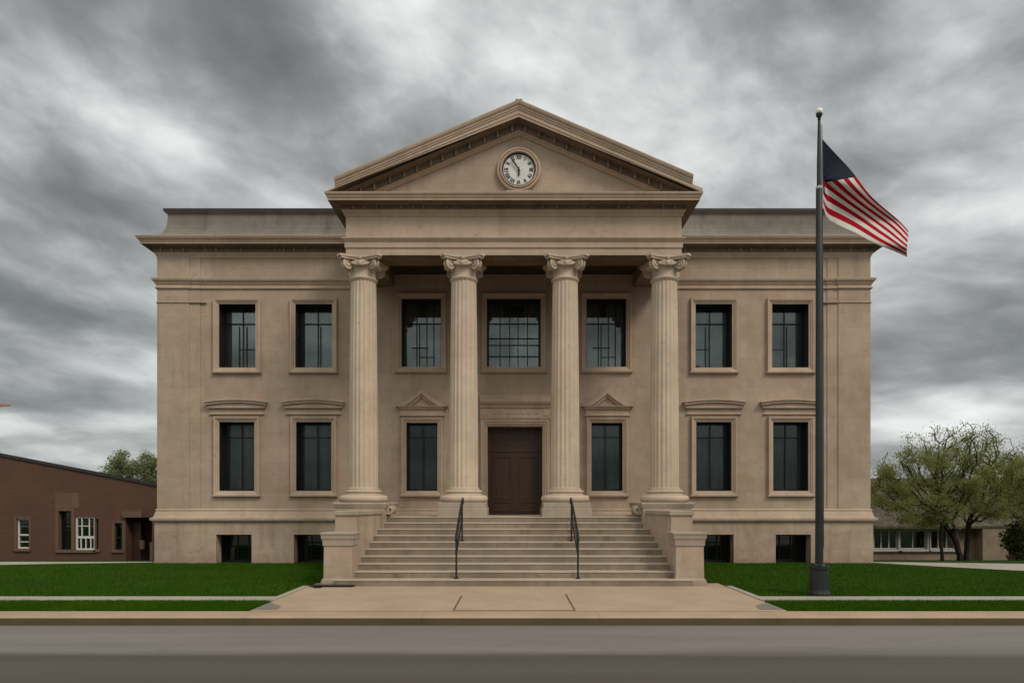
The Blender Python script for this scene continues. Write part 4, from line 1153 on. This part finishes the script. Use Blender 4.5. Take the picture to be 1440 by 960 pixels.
# ------------------------------------------------------------------ brick building on the left
DLB = 36.0
bb = thing('brick_building', 'low dark red brick building with a sloping roofline left of the courthouse', 'building', (X(110, DLB), DLB, terrain(DLB)))
def zroof(x): return Z(638, DLB) + (x - X(0, DLB)) * (Z(681, DLB) - Z(638, DLB)) / (X(223, DLB) - X(0, DLB))
xa, xb, zg = -35.0, -14.6, -2.0
def B(a, b, t, bt, D=DLB): return (X(a, D), X(b, D), Z(bt, D), Z(t, D))
H = [B(23, 41, 728.5, 771), B(82, 100.5, 718, 773), B(105.5, 133, 726, 773), B(134.5, 138.5, 729, 772), B(161, 172, 735, 773), B(177, 214, 727, 792)]
m = MB()
xs_ = sorted({xa, xb, *[h[0] for h in H], *[h[1] for h in H]})
zmax = 2.1
wall_sheet(m, xa, xb, zg, zmax, DLB, H)
for i in range(len(xs_) - 1):
    a, b2 = xs_[i], xs_[i + 1]; m.face([(a, DLB, zmax), (b2, DLB, zmax), (b2, DLB, zroof(b2)), (a, DLB, zroof(a))])
m.face([(xa, DLB, zg), (xa, DLB + 10, zg), (xa, DLB + 10, zroof(xa) - 2.7), (xa, DLB, zroof(xa))])
m.face([(xb, DLB, zg), (xb, DLB + 10, zg), (xb, DLB + 10, zroof(xb) - 2.7), (xb, DLB, zroof(xb))])
m.face([(xa, DLB + 10, zg), (xb, DLB + 10, zg), (xb, DLB + 10, zroof(xb) - 2.7), (xa, DLB + 10, zroof(xa) - 2.7)])
m.build('wall', 'brick', bb, recalc=False)
m = MB(); i0 = len(m.v)
for x in (xa - .1, xb + .1):
    for (y, h0) in ((DLB - .07, -.10), (DLB - .07, .06), (DLB + 10.1, -2.6), (DLB + 10.1, -2.76)): m.v.append((x, y, zroof(x) + h0))
for q in range(4):
    j = (q + 1) % 4; m.f.append((q, j, 4 + j, 4 + q)); m.m.append(0)
m.f += [(0, 1, 2, 3), (7, 6, 5, 4)]; m.m += [0, 0]
m.build('roof', 'coping', bb)
def bwin(h, frame_mat, vs, hs, surround=None, dep=.16, t=.07, name='window'):
    x0, x1, z0, z1 = h; f = MB()
    if surround: f.frame(x0, x1, z0, z1, DLB, [(0, -dep), (0, .02), (surround, .025), (surround, -.01)])
    else: f.frame(x0, x1, z0, z1, DLB, [(0, -dep), (0, .004), (.02, .005), (.02, -.01)])
    o = f.build(name, 'brick_trim', bb)
    y = DLB + dep
    if frame_mat:
        s = MB(); bars(s, x0 + .004, x1 - .004, z0 + .004, z1 - .004, y - .02, vs, hs, .045, t); s.build('sash', frame_mat, o)
    p = MB(); p.box(x0 + .01, x1 - .01, y + .014, y + .02, z0 + .01, z1 - .01); p.build('pane', 'glass', o)
    sl_ = MB(); sl_.box(x0 - .1, x1 + .1, DLB - .09, DLB + .02, z0 - .13, z0 - .02); sl_.build('sill', 'brick_trim', o)
    return o
bwin(H[0], 'white', [], [(.45, 0, 1, .08), (.22, 0, 1, .05)], .1)
bwin(H[1], 'black', [], [(.5, 0, 1, .05)], .14, .3)
bwin(H[2], 'white', [(.3, .42, 1), (.68, .42, 1), (.25, 0, .36), (.5, 0, .36), (.75, 0, .36)], [(.38, 0, 1, .12), (.72, 0, .7, .04)], None, .12, .08)
bwin(H[3], 'black', [], [], None)
bwin(H[4], 'black', [], [(.45, 0, 1, .06)], .14)
m = MB(); x0, x1, z0, z1 = B(78, 111, 692, 714)
m.box(x0, x1, DLB - .012, DLB + .02, z0, z1); m.build('lintel_panel', 'brick_trim', bb)
m = MB(); m.box(X(174, DLB), X(201, DLB), DLB - .16, DLB + .02, Z(727, DLB), Z(718.5, DLB)); m.build('porch_lintel', 'brick_trim', bb)
m = MB(); x0, x1, z0, z1 = H[5]
m.frame(x0, x1, z0, z1, DLB, [(0, 0), (0, -1.6), (-.02, -1.6)]); m.face([(x0, DLB + 1.6, z0), (x1, DLB + 1.6, z0), (x1, DLB + 1.6, z1), (x0, DLB + 1.6, z1)])
po_ = m.build('porch', 'brick', bb)
m = MB(); m.box(X(178.5, DLB), X(190, DLB), DLB + .55, DLB + .62, zg, Z(735, DLB)); m.build('porch_door', 'wood', po_)
m = MB(); m.box(X(192, DLB), X(197, DLB), DLB + .3, DLB + .45, Z(772, DLB), Z(760, DLB)); m.build('letter_box', 'brick_trim', po_)
m = MB(); m.box(X(211, DLB), X(215, DLB), DLB - .02, DLB + .2, zg, Z(762, DLB)); m.build('porch_post', 'brick_trim', po_)
m = MB(); m.box(X(157.5, DLB), X(161, DLB) - .14, DLB - .03, DLB + .05, zg, Z(725, DLB)); m.build('downpipe', 'brick_trim', bb)

# ------------------------------------------------------------------ house on the right
DRH = 38.0
hh = thing('stone_house', 'low tan stone house with white framed window band behind the trees', 'house', (X(1330, DRH), DRH, terrain(DRH)))
xa, xb = X(1180, DRH), X(1530, DRH)
ez = Z(738, DRH)
WB = [B(1229, 1263, 744, 772, DRH), B(1266, 1304, 744, 772, DRH), B(1309, 1345, 744, 772, DRH), B(1418, 1438, 738, 792, DRH)]
m = MB()
wall_sheet(m, xa, xb, -2.2, ez + .05, DRH, WB)
for x in (xa, xb): m.face([(x, DRH, -2.2), (x, DRH + 9, -2.2), (x, DRH + 9, ez), (x, DRH + 4.5, Z(690, DRH)), (x, DRH, ez)])
m.face([(xa, DRH + 9, -2.2), (xb, DRH + 9, -2.2), (xb, DRH + 9, ez), (xa, DRH + 9, ez)])
m.build('wall', 'house_stone', hh, recalc=False)
m = MB()
zr = Z(672, DRH + 4.5)
for y0, y1 in ((DRH - .55, DRH + 4.5), (DRH + 9.5, DRH + 4.5)):
    zs0 = ez - .03
    m.face([(xa - .4, y0, zs0), (xb, y0, zs0), (xb, y1, zr), (xa - .4, y1, zr)])
    m.face([(xa - .4, y0, zs0 - .14), (xb, y0, zs0 - .14), (xb, y1, zr - .14), (xa - .4, y1, zr - .14)])
    m.face([(xa - .4, y0, zs0 - .14), (xb, y0, zs0 - .14), (xb, y0, zs0), (xa - .4, y0, zs0)])
m.build('roof', 'house_roof', hh, recalc=False)
for i, h in enumerate(WB[:3]):
    x0, x1, z0, z1 = h; f = MB()
    f.frame(x0, x1, z0, z1, DRH, [(0, -.2), (0, .03), (.07, .035), (.07, -.01)]); o = f.build('window', 'pale_paint', hh)
    s = MB(); bars(s, x0 + .004, x1 - .004, z0 + .004, z1 - .004, DRH + .12, [(.33, 0, 1), (.66, 0, 1)] if i != 1 else [(.5, 0, 1)], [], .06, .07); s.build('sash', 'pale_paint', o)
    p = MB(); p.box(x0 + .01, x1 - .01, DRH + .155, DRH + .161, z0 + .01, z1 - .01); p.build('pane', 'glass', o)
    s = MB(); s.box(x0 - .15, x1 + .15, DRH - .12, DRH + .02, z0 - .12, z0 - .075); s.build('sill', 'pale_paint', o)
m = MB(); x0, x1, z0, z1 = WB[3]; m.box(x0, x1, DRH + .2, DRH + .26, z0, z1); m.build('door', 'wood', hh)
m = MB(); m.box(X(1382, 37.4), X(1415, 37.4), 37.4, DRH - .01, -2.0, ez - .2); m.build('wall_buttress', 'house_stone', hh)
m = MB(); m.box(X(1246, DRH), X(1280, DRH), DRH + 2.2, DRH + 3.6, ez + .2, Z(700, DRH + 2)); m.build('dormer', 'house_stone', hh)

# ------------------------------------------------------------------ red arm at the left edge
DA = 30.0
ra = thing('barrier_arm', 'faded red tapering arm tip high at the left edge of the picture', 'barrier', (X(-60, DA), DA, terrain(DA)))
m = MB(); za = Z(569, DA)
m.prism([(X(-62, DA), za - .13), (X(0, DA), za - .09), (X(12, DA), za - .05), (X(15.5, DA), za + .0), (X(10, DA), za + .055), (X(-62, DA), za + .12)], DA - .03, DA + .03); m.build('arm', 'red_paint', ra, bevel=.01)
m = MB(); m.lathe([(.09, terrain(DA) - .1), (.07, za + .3)], X(-62, DA), DA, 14); m.build('post', 'iron', ra, smooth=True)
